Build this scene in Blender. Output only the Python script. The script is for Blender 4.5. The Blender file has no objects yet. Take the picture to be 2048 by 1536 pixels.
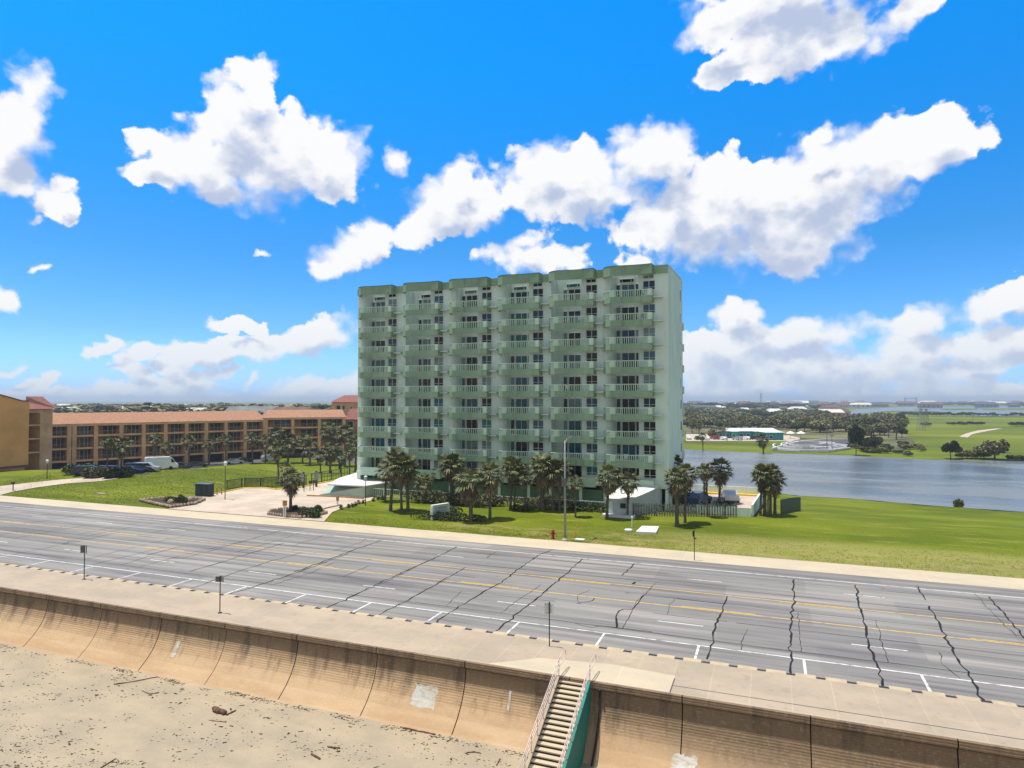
import bpy, bmesh, math, random
import numpy as np
from mathutils import Vector, Matrix, noise as mn
random.seed(7)
R = math.radians
D = bpy.data
scene = bpy.context.scene
COL = scene.collection

# ------------------------------------------------------------------ camera, sky, sun, exposure
FPX, YAW, PIT, CAMH = 1316.0, R(21.35), R(1.415), 13.5
cam = D.objects.new('camera', D.cameras.new('camera'))
COL.objects.link(cam)
cam.location = (0, 0, CAMH)
cam.rotation_euler = (R(90) + PIT, 0, YAW)
cam.data.sensor_width = 36
cam.data.lens = FPX / 2048 * 36
cam.data.clip_start = 0.2
cam.data.clip_end = 30000
HAZE = 0.00026
scene.camera = cam
scene.view_settings.view_transform = 'Standard'
scene.view_settings.look = 'None'
scene.view_settings.gamma = 1
scene.view_settings.use_curve_mapping = False
scene.view_settings.exposure = 0.38
scene.cycles.max_bounces = 5
scene.cycles.diffuse_bounces = 3
scene.cycles.glossy_bounces = 3
scene.cycles.transparent_max_bounces = 6
scene.cycles.volume_bounces = 0
scene.cycles.use_denoising = True
scene.cycles.volume_step_rate = 5

SUN_EL, SUN_V = R(76), Vector((-1.0, -0.12, 0)).normalized()
sun_dir = Vector((SUN_V.x * math.cos(SUN_EL), SUN_V.y * math.cos(SUN_EL), math.sin(SUN_EL)))
sl = D.lights.new('sun', 'SUN')
sun = D.objects.new('sun', sl)
COL.objects.link(sun)
sl.energy = 4.2
sl.angle = R(0.5)
sl.color = (1.0, 0.93, 0.82)
sun.rotation_euler = sun_dir.to_track_quat('Z', 'Y').to_euler()
sun.location = (-60, 0, 160)


def ray(x, y):
    a = x - 1024
    b = 768 - y
    fw = FPX * math.cos(PIT) - b * math.sin(PIT)
    up = FPX * math.sin(PIT) + b * math.cos(PIT)
    return (a * math.cos(YAW) - fw * math.sin(YAW), a * math.sin(YAW) + fw * math.cos(YAW), up)


def P(x, y, z=0.0):
    """ground position (at height z) surveyed from the photograph"""
    r = ray(x, y)
    t = (z - CAMH) / r[2]
    return Vector((r[0] * t, r[1] * t, z))


# clouds: centre x, y, half width, half height, tilt (read off the photograph, turned into azimuth / elevation)
BLOBS = [
 (545,320,170,88,-6),(480,235,72,88,0),(508,160,48,44,0),(395,312,95,48,-12),(300,335,66,22,-8),(455,372,85,34,8),(655,315,78,70,0),(295,275,50,24,-15),
 (22,250,72,118,20),(68,180,66,36,-20),(20,345,72,48,0),(103,405,50,40,-10),(122,368,28,22,0),
 (18,606,34,30,0),(528,514,12,9,0),(797,320,30,30,25),(75,552,22,10,-25),
 (1590,70,150,74,0),(1445,45,85,42,-20),(1690,60,70,70,-30),(1440,138,62,30,-30),(1800,35,80,34,-35),(1560,125,90,30,0),(1600,-60,230,90,0),
 (1160,368,165,66,0),(1300,300,92,58,-10),(1110,315,80,42,-15),(1470,420,200,92,0),(1640,365,170,86,-12),(1850,292,110,62,-8),(1760,330,110,72,-18),(1640,278,50,28,0),(1390,480,150,56,6),(1560,470,190,66,-8),(1345,390,60,62,0),
 (905,405,86,52,-20),(925,335,34,30,0),(850,452,78,36,-18),(700,500,78,38,-22),(742,458,40,30,-30),(650,528,36,20,0),(965,405,50,40,-20),
 (1065,515,102,30,0),(1055,480,40,20,-30),
 (590,684,118,30,-14),(640,655,62,26,-20),(480,648,52,15,-4),(420,700,118,24,-8),(210,700,50,14,-20),(290,702,42,15,-10),(375,762,62,26,-15),(500,756,20,9,-25),(630,782,150,30,-12),(240,775,95,18,-14),(270,735,30,20,40),(60,778,60,20,-20),(22,735,26,10,-20),(700,765,50,34,-25),
 (1468,640,44,32,-10),(1560,680,180,38,-6),(1440,715,95,52,0),(1840,632,82,30,-12),(2010,600,100,36,-18),(2040,672,80,40,0),(1700,745,300,46,0),(1960,724,110,22,0),(1880,690,120,36,0),(1500,775,170,34,0),(1830,790,260,22,0),
 (350,792,190,16,0),(560,797,170,14,0),(150,797,150,12,0),(450,735,60,10,-10),(340,735,40,18,20),(1250,600,30,8,0),
 (2600,500,320,120,-5),(-700,420,360,130,5),(2900,150,260,140,0),(-900,100,200,120,0),
]
world = D.worlds.new("World")
scene.world = world
world.use_nodes = True
wt = world.node_tree
for n in list(wt.nodes):
    wt.nodes.remove(n)


class NT:
    """small helper to write node trees"""
    def __init__(s, tree): s.t = tree
    def n(s, typ, **k):
        nd = s.t.nodes.new(typ)
        for a, v in k.items(): setattr(nd, a, v)
        return nd
    def put(s, sock, v):
        if isinstance(v, bpy.types.NodeSocket): s.t.links.new(v, sock)
        elif v is not None:
            if hasattr(sock.default_value, '__len__') and not hasattr(v, '__len__'): v = (v,) * len(sock.default_value)
            if hasattr(sock.default_value, '__len__') and len(sock.default_value) == 4 and len(v) == 3: v = tuple(v) + (1,)
            sock.default_value = v
    def m(s, op, a, b=None, c=None, clamp=False):
        nd = s.n('ShaderNodeMath', operation=op, use_clamp=clamp)
        s.put(nd.inputs[0], a)
        if b is not None: s.put(nd.inputs[1], b)
        if c is not None: s.put(nd.inputs[2], c)
        return nd.outputs[0]
    def v(s, op, a, b=None, sc=None):
        nd = s.n('ShaderNodeVectorMath', operation=op)
        s.put(nd.inputs[0], a)
        if b is not None: s.put(nd.inputs[1], b)
        if sc is not None: s.put(nd.inputs['Scale'], sc)
        return nd.outputs['Value'] if op in ('DOT_PRODUCT', 'LENGTH', 'DISTANCE') else nd.outputs['Vector']
    def noise(s, vec, scale, detail=4, rough=.5, col=False, dist=0.0, dim='3D'):
        nd = s.n('ShaderNodeTexNoise', noise_dimensions=dim)
        if vec is not None: s.put(nd.inputs['Vector'], vec)
        nd.inputs['Scale'].default_value = scale
        nd.inputs['Detail'].default_value = detail
        nd.inputs['Roughness'].default_value = rough
        nd.inputs['Distortion'].default_value = dist
        return nd.outputs['Color' if col else 'Fac']
    def ramp(s, f, stops, interp='LINEAR'):
        nd = s.n('ShaderNodeValToRGB')
        cr = nd.color_ramp
        cr.interpolation = interp
        while len(cr.elements) < len(stops): cr.elements.new(0.5)
        for e, (p, c) in zip(cr.elements, stops):
            e.position = p
            e.color = (c, c, c, 1) if not hasattr(c, '__len__') else tuple(c) + (1,)
        s.put(nd.inputs['Fac'], f)
        return nd.outputs['Color']
    def mix(s, f, a, b, mode='MIX'):
        nd = s.n('ShaderNodeMix', data_type='RGBA', blend_type=mode, clamp_factor=True)
        s.put(nd.inputs[0], f); s.put(nd.inputs[6], a); s.put(nd.inputs[7], b)
        return nd.outputs[2]
    def smooth(s, x, a, b, c=0.0, d=1.0):
        nd = s.n('ShaderNodeMapRange', interpolation_type='SMOOTHSTEP')
        s.put(nd.inputs[0], x)
        for i, q in enumerate((a, b, c, d)): s.put(nd.inputs[i + 1], q)
        return nd.outputs[0]
    def xyz(s, x, y, z):
        nd = s.n('ShaderNodeCombineXYZ')
        s.put(nd.inputs[0], x); s.put(nd.inputs[1], y); s.put(nd.inputs[2], z)
        return nd.outputs[0]
    def sep(s, v):
        nd = s.n('ShaderNodeSeparateXYZ')
        s.put(nd.inputs[0], v)
        return nd.outputs


# cloud density as a group: (azimuth, elevation) -> how deep inside a cloud
grp = D.node_groups.new('cloud_density', 'ShaderNodeTree')
grp.interface.new_socket('Vector', in_out='INPUT', socket_type='NodeSocketVector')
grp.interface.new_socket('Density', in_out='OUTPUT', socket_type='NodeSocketFloat')
g = NT(grp)
gi = grp.nodes.new('NodeGroupInput')
go = grp.nodes.new('NodeGroupOutput')
gv = gi.outputs[0]
w1 = g.v('SCALE', g.v('SUBTRACT', g.noise(gv, 11, 3, .55, True), (.5, .5, .5)), sc=.060)
w2 = g.v('SCALE', g.v('SUBTRACT', g.noise(gv, 46, 4, .6, True), (.5, .5, .5)), sc=.026)
pv = g.v('ADD', g.v('ADD', gv, w1), w2)
pv = g.v('MULTIPLY', pv, (1, 1, 0))
cur = None
for bi, (cx, cy, rx, ry, tilt) in enumerate(BLOBS):
    if bi and bi % 6 == 0:      # evaluate the blobs in small batches
        ma = g.n('ShaderNodeVectorMath', operation='MULTIPLY_ADD')
        g.put(ma.inputs[0], cur); g.put(ma.inputs[1], (1e-9, 1e-9, 1e-9)); g.put(ma.inputs[2], pv)
        pv = ma.outputs[0]
    r = ray(cx, cy)
    fx = -math.sin(YAW) * r[0] + math.cos(YAW) * r[1]
    sx = math.cos(YAW) * r[0] + math.sin(YAW) * r[1]
    az = math.atan2(sx, fx)
    el = r[2] / math.hypot(r[0], r[1])
    c = max(.25, math.cos(az))
    mp = g.n('ShaderNodeMapping', vector_type='TEXTURE')
    mp.inputs['Location'].default_value = (az, el, 0)
    mp.inputs['Rotation'].default_value = (0, 0, R(-tilt))
    mp.inputs['Scale'].default_value = (rx / FPX * c * c * 1.12, ry / FPX * c * 1.15, 1)
    g.put(mp.inputs['Vector'], pv)
    ln = g.v('LENGTH', mp.outputs[0])
    cur = ln if cur is None else g.m('SMOOTH_MIN', cur, ln, .22)
bil = g.noise(gv, 20, 8, .56)
fine = g.noise(gv, 90, 5, .65)
vo = g.n('ShaderNodeTexVoronoi', feature='SMOOTH_F1', voronoi_dimensions='2D')
g.put(vo.inputs['Vector'], g.v('ADD', gv, w2))
vo.inputs['Scale'].default_value = 26
vo.inputs['Detail'].default_value = 1
vo.inputs['Smoothness'].default_value = .35
den = g.m('SUBTRACT', 1.0, cur)
den = g.m('ADD', den, g.m('MULTIPLY', g.m('SUBTRACT', bil, .5), .85))
den = g.m('ADD', den, g.m('MULTIPLY', g.m('SUBTRACT', fine, .5), .16))
den = g.m('ADD', den, g.m('MULTIPLY', g.m('SUBTRACT', .86, vo.outputs['Distance']), .50))
grp.links.new(den, go.inputs[0])

W = NT(wt)
tc = W.n('ShaderNodeTexCoord')
gen = tc.outputs['Generated']
dx = W.v('DOT_PRODUCT', gen, (math.cos(YAW), math.sin(YAW), 0))
dy = W.v('DOT_PRODUCT', gen, (-math.sin(YAW), math.cos(YAW), 0))
dz = W.sep(gen)[2]
azn = W.m('ARCTAN2', dx, dy)
hyp = W.m('SQRT', W.m('ADD', W.m('MULTIPLY', dx, dx), W.m('MULTIPLY', dy, dy)))
eln = W.m('DIVIDE', dz, W.m('MAXIMUM', hyp, .02))
vec = W.xyz(azn, eln, 0)
g1 = W.n('ShaderNodeGroup', node_tree=grp)
W.put(g1.inputs[0], vec)
g2 = W.n('ShaderNodeGroup', node_tree=grp)
off = W.xyz(-.012, W.m('ADD', .016, W.m('MULTIPLY', W.m('MAXIMUM', eln, 0), .12)), 0)
W.put(g2.inputs[0], W.v('ADD', vec, off))
d1, d2 = g1.outputs[0], g2.outputs[0]
above = W.smooth(eln, -.004, .004)
soft = W.smooth(W.noise(vec, 7, 2, .5), .38, .62, .16, .80)
alpha = W.m('MULTIPLY', W.smooth(W.m('DIVIDE', W.m('SUBTRACT', d1, .0), soft), .0, 1.0), above)
dark = W.smooth(W.m('ADD', d2, W.m('MULTIPLY', W.m('SUBTRACT', W.noise(vec, 14, 4, .55), .5), .8)), .22, 1.05)
sky = W.n('ShaderNodeTexSky', sky_type='NISHITA', sun_disc=False)
sky.sun_elevation = SUN_EL
sky.sun_rotation = math.atan2(sun_dir.x, sun_dir.y)
sky.altitude = 10
sky.air_density = 1.0
sky.dust_density = 0.6
sky.ozone_density = 2.5
hs = W.n('ShaderNodeHueSaturation')
hs.inputs['Hue'].default_value = 0.495
hs.inputs['Saturation'].default_value = 1.45
hs.inputs['Value'].default_value = 1.1
W.put(hs.inputs['Color'], sky.outputs[0])
tint = W.ramp(W.m('MULTIPLY', eln, 1.6), [(0.0, (.16, .28, .66)), (.06, (.15, .25, .46)), (.16, (.135, .215, .33)), (.35, (.12, .225, .30)), (.80, (.028, .34, .42)), (1.0, (.025, .36, .44))])
blue = W.v('MULTIPLY', hs.outputs[0], W.v('SCALE', tint, sc=4.0))
plain = W.v('MULTIPLY', sky.outputs[0], (.78, .74, .66))  # less blue sky outside the view, added to keep the fill neutral
deep = W.m('MULTIPLY', W.smooth(dy, .0, .35), W.smooth(eln, .75, 1.3, 1.0, 0.0))
blue = W.mix(deep, plain, blue)
CL = 7.6
ccol = W.mix(dark, (CL, CL, CL * 1.01), (CL * .50, CL * .585, CL * .78))
ccol = W.mix(W.smooth(eln, .0, .16, .42, 0.0), ccol, (CL * .62, CL * .76, CL * .93))
back = W.m('MULTIPLY', W.smooth(W.noise(gen, 2.2, 5, .6), .46, .58), W.smooth(dy, .15, -.25))  # unseen bright clouds behind the camera, added as neutral fill light
back = W.m('MULTIPLY', back, above)
final = W.mix(back, W.mix(alpha, blue, ccol), (CL * .80, CL * .82, CL * .84))
bg = W.n('ShaderNodeBackground')
bg.inputs['Strength'].default_value = 0.10
W.put(bg.inputs['Color'], final)
wo = W.n('ShaderNodeOutputWorld')
wt.links.new(bg.outputs[0], wo.inputs[0])
world.cycles.sampling_method = 'MANUAL'
world.cycles.sample_map_resolution = 512

# ------------------------------------------------------------------ helpers
def tag(o, label=None, cat=None, group=None, kind=None):
    if label: o['label'] = label
    if cat: o['category'] = cat
    if group: o['group'] = group
    if kind: o['kind'] = kind
    return o


def empty(name, loc=(0, 0, 0), rz=0, label=None, cat=None, group=None):
    o = D.objects.new(name, None)
    COL.objects.link(o)
    o.location = loc
    o.rotation_euler = (0, 0, rz)
    o.empty_display_size = .3
    return tag(o, label, cat, group)


class MB:
    """collects faces, then becomes ONE mesh object"""
    def __init__(s): s.v = []; s.f = []; s.mi = []
    def add(s, vs, fs, m=0):
        k = len(s.v)
        s.v += [tuple(p) for p in vs]
        s.f += [tuple(i + k for i in f) for f in fs]
        s.mi += [m] * len(fs)
        return s
    def box(s, x0, x1, y0, y1, z0, z1, m=0):
        return s.add([(x0,y0,z0),(x1,y0,z0),(x1,y1,z0),(x0,y1,z0),(x0,y0,z1),(x1,y0,z1),(x1,y1,z1),(x0,y1,z1)],
                     [(3,2,1,0),(4,5,6,7),(0,1,5,4),(1,2,6,5),(2,3,7,6),(3,0,4,7)], m)
    def prism(s, poly, z0, z1, m=0, cap=True):
        """poly: list of (x, y), counter-clockwise from above; z0/z1 numbers or lists"""
        n = len(poly)
        a = z0 if hasattr(z0, '__len__') else [z0] * n
        b = z1 if hasattr(z1, '__len__') else [z1] * n
        vs = [(p[0], p[1], a[i]) for i, p in enumerate(poly)] + [(p[0], p[1], b[i]) for i, p in enumerate(poly)]
        fs = [(i, (i + 1) % n, (i + 1) % n + n, i + n) for i in range(n)]
        if cap: fs += [tuple(range(n, 2 * n)), tuple(range(n - 1, -1, -1))]
        return s.add(vs, fs, m)
    def poly(s, pts, m=0): return s.add(pts, [tuple(range(len(pts)))], m)
    def tube(s, pts, r, n=6, m=0, cap=True):
        pts = [Vector(p) for p in pts]
        rr = r if hasattr(r, '__len__') else [r] * len(pts)
        vs, fs = [], []
        for i, p in enumerate(pts):
            d = (pts[min(i + 1, len(pts) - 1)] - pts[max(i - 1, 0)]).normalized()
            a = d.orthogonal().normalized() if i == 0 else (pa - d * pa.dot(d)).normalized()
            pa = a
            b = d.cross(a)
            for j in range(n):
                t = 2 * math.pi * j / n
                vs.append(p + (a * math.cos(t) + b * math.sin(t)) * rr[i])
        for i in range(len(pts) - 1):
            for j in range(n):
                fs.append((i*n+j, i*n+(j+1) % n, (i+1)*n+(j+1) % n, (i+1)*n+j))
        if cap: fs += [tuple(range(n - 1, -1, -1)), tuple(range((len(pts)-1)*n, len(pts)*n))]
        return s.add(vs, fs, m)
    def lathe(s, prof, n=12, m=0, c=(0, 0, 0)):
        vs = [(c[0]+r*math.cos(2*math.pi*j/n), c[1]+r*math.sin(2*math.pi*j/n), c[2]+z) for r, z in prof for j in range(n)]
        fs = [(i*n+j, i*n+(j+1) % n, (i+1)*n+(j+1) % n, (i+1)*n+j) for i in range(len(prof)-1) for j in range(n)]
        fs += [tuple(range(n - 1, -1, -1)), tuple(range((len(prof)-1)*n, len(prof)*n))]
        return s.add(vs, fs, m)
    def ribbon(s, pts, w, z=None, m=0, taper=False):
        pts = [Vector(p) for p in pts]
        n = len(pts)
        vs = []
        for i, p in enumerate(pts):
            d = pts[min(i+1, n-1)] - pts[max(i-1, 0)]
            d.z = 0
            d.normalize()
            q = Vector((-d.y, d.x, 0))
            ww = (w[i] if hasattr(w, '__len__') else w) / 2
            for sg in (1, -1):
                t = p + q * ww * sg
                vs.append((t.x, t.y, t.z if z is None else z))
        return s.add(vs, [(2*i, 2*i+1, 2*i+3, 2*i+2) for i in range(n-1)], m)
    def build(s, name, mats, parent=None, smooth=False):
        me = D.meshes.new(name)
        me.from_pydata(s.v, [], s.f)
        if not isinstance(mats, (list, tuple)): mats = [mats]
        for q in mats: me.materials.append(q)
        me.polygons.foreach_set('material_index', s.mi)
        if smooth: me.polygons.foreach_set('use_smooth', [True] * len(s.f))
        me.update()
        o = D.objects.new(name, me)
        COL.objects.link(o)
        if parent: o.parent = parent
        return o


def thing(name, mb, mats, label, cat, group=None, loc=None, smooth=False):
    o = mb.build(name, mats, None, smooth)
    if loc is not None: o.location = loc
    return tag(o, label, cat, group)


def struct(name, mb, mats, smooth=False): return tag(mb.build(name, mats, None, smooth), kind='structure')


KIDS = {}


def copy_tree(o, loc=None, rz=None, sc=None, label=None, group=None, cat=None):
    c = o.copy()
    COL.objects.link(c)
    if loc is not None: c.location = loc
    if rz is not None: c.rotation_euler = (0, 0, rz)
    if sc is not None: c.scale = (sc, sc, sc) if not hasattr(sc, '__len__') else sc
    if label: c['label'] = label
    if group: c['group'] = group
    if cat: c['category'] = cat
    if o.name not in KIDS:
        KIDS[o.name] = [q for q in D.objects if q.parent == o]
    for ch in KIDS[o.name]:
        if ch.name not in KIDS: KIDS[ch.name] = [q for q in D.objects if q.parent == ch]
        d = ch.copy()
        COL.objects.link(d)
        d.parent = c
        for g2_ in KIDS[ch.name]:
            e = g2_.copy()
            COL.objects.link(e)
            e.parent = d
    return c


def drop(o):
    for ch in [q for q in D.objects if q.parent == o]:
        for g2_ in [q for q in D.objects if q.parent == ch]: D.objects.remove(g2_)
        D.objects.remove(ch)
    D.objects.remove(o)


# ------------------------------------------------------------------ materials
def mat(name, col, rough=.85, var=.12, scale=.6, detail=5, bump=0.0, bscale=8, metal=0.0, col2=None, stretch=(1, 1, 1), spec=.3, fac=(.35, .65), rnd=0.0, streak=0.0):
    m = D.materials.new(name)
    m.use_nodes = True
    t = NT(m.node_tree)
    b = m.node_tree.nodes['Principled BSDF']
    b.inputs['Roughness'].default_value = rough
    b.inputs['Metallic'].default_value = metal
    b.inputs['Specular IOR Level'].default_value = spec
    ob = t.n('ShaderNodeTexCoord').outputs['Object']
    pv_ = t.v('MULTIPLY', ob, stretch)
    nz = t.noise(pv_, scale, detail, .6)
    c2 = col2 if col2 else tuple(c * (1 - var * 2) for c in col)
    c1 = col if col2 else tuple(min(1, c * (1 + var)) for c in col)
    cc = t.mix(t.smooth(nz, fac[0], fac[1]), c2, c1)
    if streak:      # rain runs and grime, following the walls downward
        geo = t.n('ShaderNodeNewGeometry').outputs['Position']
        st_ = t.noise(t.v('MULTIPLY', geo, (1, 1, .07)), 1.4, 5, .7)
        bl_ = t.noise(geo, .16, 3, .6)
        cc = t.mix(t.m('MULTIPLY', t.m('MULTIPLY', t.smooth(st_, .50, .72), t.smooth(bl_, .35, .6)), streak * 2), cc, tuple(c * .45 for c in col))
    if rnd:
        oi = t.n('ShaderNodeObjectInfo').outputs['Random']
        hh = t.n('ShaderNodeHueSaturation')
        t.put(hh.inputs['Value'], t.m('ADD', 1 - rnd / 2, t.m('MULTIPLY', oi, rnd)))
        t.put(hh.inputs['Hue'], t.m('ADD', .5 - rnd * .03, t.m('MULTIPLY', oi, rnd * .06)))
        t.put(hh.inputs['Color'], cc)
        cc = hh.outputs[0]
    t.put(b.inputs['Base Color'], cc)
    if bump:
        bn = t.n('ShaderNodeBump')
        bn.inputs['Strength'].default_value = 1
        bn.inputs['Distance'].default_value = bump
        t.put(bn.inputs['Height'], t.noise(ob, bscale, 4, .6))
        t.put(b.inputs['Normal'], bn.outputs[0])
    m['nt'] = 1
    return m


M = {}
def simple(k, *a, **kw): M[k] = mat(k, *a, **kw)


simple('wall_pale', (.66, .80, .75), .8, .05, .25, stretch=(1, 1, .4), streak=.22)
simple('sage', (.225, .345, .235), .75, .06, .3, streak=.35)
simple('sage_rail', (.43, .58, .47), .7, .05, .5)
simple('roof_cap', (.05, .06, .06), .8)
simple('white_paint', (.74, .75, .73), .6, .04, .5)
simple('off_white', (.62, .66, .66), .7, .05, .4)
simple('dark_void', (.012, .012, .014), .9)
simple('concrete', (.42, .37, .30), .9, .10, .5)
simple('orange_wall', (.72, .37, .13), .9, .07, .2)
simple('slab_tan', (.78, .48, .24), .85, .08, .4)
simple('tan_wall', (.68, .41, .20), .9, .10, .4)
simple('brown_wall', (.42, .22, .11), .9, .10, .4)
simple('roof_tile', (.36, .19, .115), .85, .10, 1.5, stretch=(1, 1, 3), bump=.03, bscale=3)
simple('roof_dark_tile', (.24, .10, .085), .85, .10, 1.5)
simple('black_metal', (.018, .019, .022), .45, .02, spec=.5)
simple('dark_green_metal', (.025, .045, .045), .4, .05, spec=.5)
simple('galv', (.24, .25, .25), .5, .06, 3, metal=.2)
simple('rail_pipe', (.66, .54, .49), .5, .12, 6)
simple('bark', (.16, .12, .09), .95, .25, 4, stretch=(1, 1, 3), bump=.05, bscale=9)
simple('bark_grey', (.13, .11, .09), .95, .2, 5, bump=.03)
simple('frond', (.20, .205, .075), .6, .30, 1.6, col2=(.05, .065, .022), spec=.4, rnd=.25)
simple('frond_dead', (.33, .25, .15), .9, .3, 2.0, col2=(.11, .075, .045), rnd=.3)
simple('leaf', (.11, .14, .035), .7, .3, 1.2, col2=(.022, .038, .012), rnd=.35)
simple('leaf_olive', (.27, .25, .115), .8, .3, .9, col2=(.05, .06, .022), rnd=.35)
simple('leaf_dark', (.055, .075, .028), .8, .3, .9, col2=(.012, .022, .01), rnd=.2)
simple('hedge', (.075, .115, .018), .7, .3, 2.5, col2=(.02, .035, .01))
simple('flower_hedge', (.17, .16, .09), .8, .3, 6, col2=(.03, .05, .015))
simple('yellow_paint', (.75, .50, .06), .7, .08, 2)
simple('kerb_yellow', (.49, .40, .25), .85, .14, 1.2, col2=(.40, .33, .24))
simple('red_paint', (.30, .025, .015), .5)
simple('orange_plastic', (.85, .32, .02), .5)
simple('asphalt_plain', (.10, .10, .105), .9, .12, .3)
simple('tar', (.012, .012, .013), .7, .1, 6)
simple('drive_concrete', (.50, .42, .34), .9, .08, .25, bump=.004)
simple('teal_paint', (.015, .20, .17), .6, .1, .5)
simple('motel_teal', (.02, .24, .27), .7, .1, .2)
simple('motel_green', (.03, .30, .22), .7, .1, .2)
simple('rock', (.36, .29, .23), .95, .2, 2, bump=.05)
simple('rubber', (.015, .015, .016), .8)
simple('driftwood', (.16, .085, .06), .95, .25, 6)
simple('seaweed', (.055, .040, .022), .95, .3, 9)
simple('banner_white', (.7, .68, .8), .6)
simple('grey_box', (.25, .27, .30), .5, .1)
simple('skin', (.5, .3, .2), .6)


def glass_mat(name, cols):
    m = D.materials.new(name)
    m.use_nodes = True
    t = NT(m.node_tree)
    b = m.node_tree.nodes['Principled BSDF']
    oi = t.n('ShaderNodeObjectInfo').outputs['Random']
    t.put(b.inputs['Base Color'], t.ramp(oi, [(i / len(cols), c) for i, c in enumerate(cols)], 'CONSTANT'))
    b.inputs['Roughness'].default_value = .06
    b.inputs['Specular IOR Level'].default_value = .35
    return m


M['glass'] = glass_mat('glass', [(.004, .007, .008), (.006, .03, .06), (.012, .12, .18), (.005, .008, .009), (.16, .26, .28), (.01, .06, .12), (.006, .012, .012), (.02, .16, .17), (.05, .12, .18)])
M['glass_dark'] = glass_mat('glass_dark', [(.01, .012, .014), (.02, .05, .06), (.015, .015, .015), (.05, .04, .03)])


def asphalt():
    m = D.materials.new('asphalt')
    m.use_nodes = True
    t = NT(m.node_tree)
    b = m.node_tree.nodes['Principled BSDF']
    ob = t.n('ShaderNodeTexCoord').outputs['Object']
    streak = t.noise(t.v('MULTIPLY', ob, (.05, 1.3, 1)), 1.0, 5, .6)
    patch = t.noise(t.v('MULTIPLY', ob, (.10, .30, 1)), 1.0, 3, .5)
    grain = t.noise(ob, 14, 4, .7)
    c = t.mix(t.smooth(streak, .3, .7), (.125, .122, .122), (.30, .288, .278))
    c = t.mix(t.m('MULTIPLY', t.smooth(patch, .45, .62), .6), c, (.245, .245, .230))
    xyz = t.sep(ob)
    # slab-to-slab differences in tone, lane by lane
    br = t.n('ShaderNodeTexBrick')
    t.put(br.inputs['Vector'], t.v('ADD', t.v('MULTIPLY', ob, (1, 1, 0)), (3.0, -.3, 0)))
    br.inputs['Color1'].default_value = (.83, .83, .85, 1)
    br.inputs['Color2'].default_value = (1.14, 1.12, 1.10, 1)
    br.inputs['Mortar'].default_value = (1, 1, 1, 1)
    br.inputs['Mortar Size'].default_value = 0
    br.inputs['Scale'].default_value = 1
    br.inputs['Brick Width'].default_value = 10.6
    br.inputs['Row Height'].default_value = 3.6
    c = t.mix(1.0, c, br.outputs['Color'], 'MULTIPLY')
    # tyre-polished wheel tracks, a real wear pattern along each lane
    wv = t.m('SINE', t.m('MULTIPLY', xyz[1], 3.55))
    c = t.mix(t.m('MULTIPLY', t.smooth(wv, .2, 1.0), .30), c, (.14, .14, .145))
    c = t.mix(t.m('MULTIPLY', t.smooth(grain, .35, .75), .25), c, (.27, .265, .26))
    spots = t.noise(ob, .9, 2, .5)
    c = t.mix(t.m('MULTIPLY', t.smooth(spots, .70, .78), .5), c, (.06, .06, .06))
    t.put(b.inputs['Base Color'], c)
    b.inputs['Roughness'].default_value = .85
    b.inputs['Specular IOR Level'].default_value = .25
    bn = t.n('ShaderNodeBump'); bn.inputs['Distance'].default_value = .006
    t.put(bn.inputs['Height'], grain); t.put(b.inputs['Normal'], bn.outputs[0])
    return m


M['asphalt'] = asphalt()


def worn_paint(name, col, lo=.36, hi=.50, under=(.20, .20, .20)):
    m = D.materials.new(name)
    m.use_nodes = True
    t = NT(m.node_tree)
    b = m.node_tree.nodes['Principled BSDF']
    ob = t.n('ShaderNodeTexCoord').outputs['Object']
    nz = t.noise(t.v('MULTIPLY', ob, (.6, 1.6, 1)), 3.0, 6, .7)
    t.put(b.inputs['Base Color'], t.mix(t.smooth(nz, lo, hi), under, col))
    b.inputs['Roughness'].default_value = .7
    return m


M['line_white'] = worn_paint('line_white', (.66, .66, .66))
M['line_yellow'] = worn_paint('line_yellow', (.66, .42, .055))


def slab_concrete(name, c1, c2, dark, jx=1.76, stain=1.0):
    """pale concrete walk with stains and tooled joints"""
    m = D.materials.new(name)
    m.use_nodes = True
    t = NT(m.node_tree)
    b = m.node_tree.nodes['Principled BSDF']
    ob = t.n('ShaderNodeTexCoord').outputs['Object']
    n1 = t.noise(t.v('MULTIPLY', ob, (.25, .5, 1)), 1, 5, .65)
    n2 = t.noise(ob, 2.3, 5, .7)
    c = t.mix(t.smooth(n1, .35, .65), c2, c1)
    c = t.mix(t.m('MULTIPLY', t.smooth(n2, .52, .75), .5 * stain), c, dark)
    br = t.n('ShaderNodeTexBrick')
    t.put(br.inputs['Vector'], t.v('ADD', t.v('MULTIPLY', ob, (1, 1, 0)), (.93, -31, 0)))
    br.offset = 0
    br.inputs['Color1'].default_value = (.93, .93, .93, 1)
    br.inputs['Color2'].default_value = (1.07, 1.05, 1.03, 1)
    br.inputs['Mortar'].default_value = (1.22, 1.2, 1.15, 1)
    br.inputs['Mortar Size'].default_value = .03
    br.inputs['Mortar Smooth'].default_value = .5
    br.inputs['Scale'].default_value = 1
    br.inputs['Brick Width'].default_value = jx
    br.inputs['Row Height'].default_value = 40
    c = t.mix(.6, c, t.mix(1.0, c, br.outputs['Color'], 'MULTIPLY'))
    t.put(b.inputs['Base Color'], c)
    b.inputs['Roughness'].default_value = .9
    bn = t.n('ShaderNodeBump'); bn.inputs['Distance'].default_value = .008
    t.put(bn.inputs['Height'], t.noise(ob, 12, 4, .6)); t.put(b.inputs['Normal'], bn.outputs[0])
    return m


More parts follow.
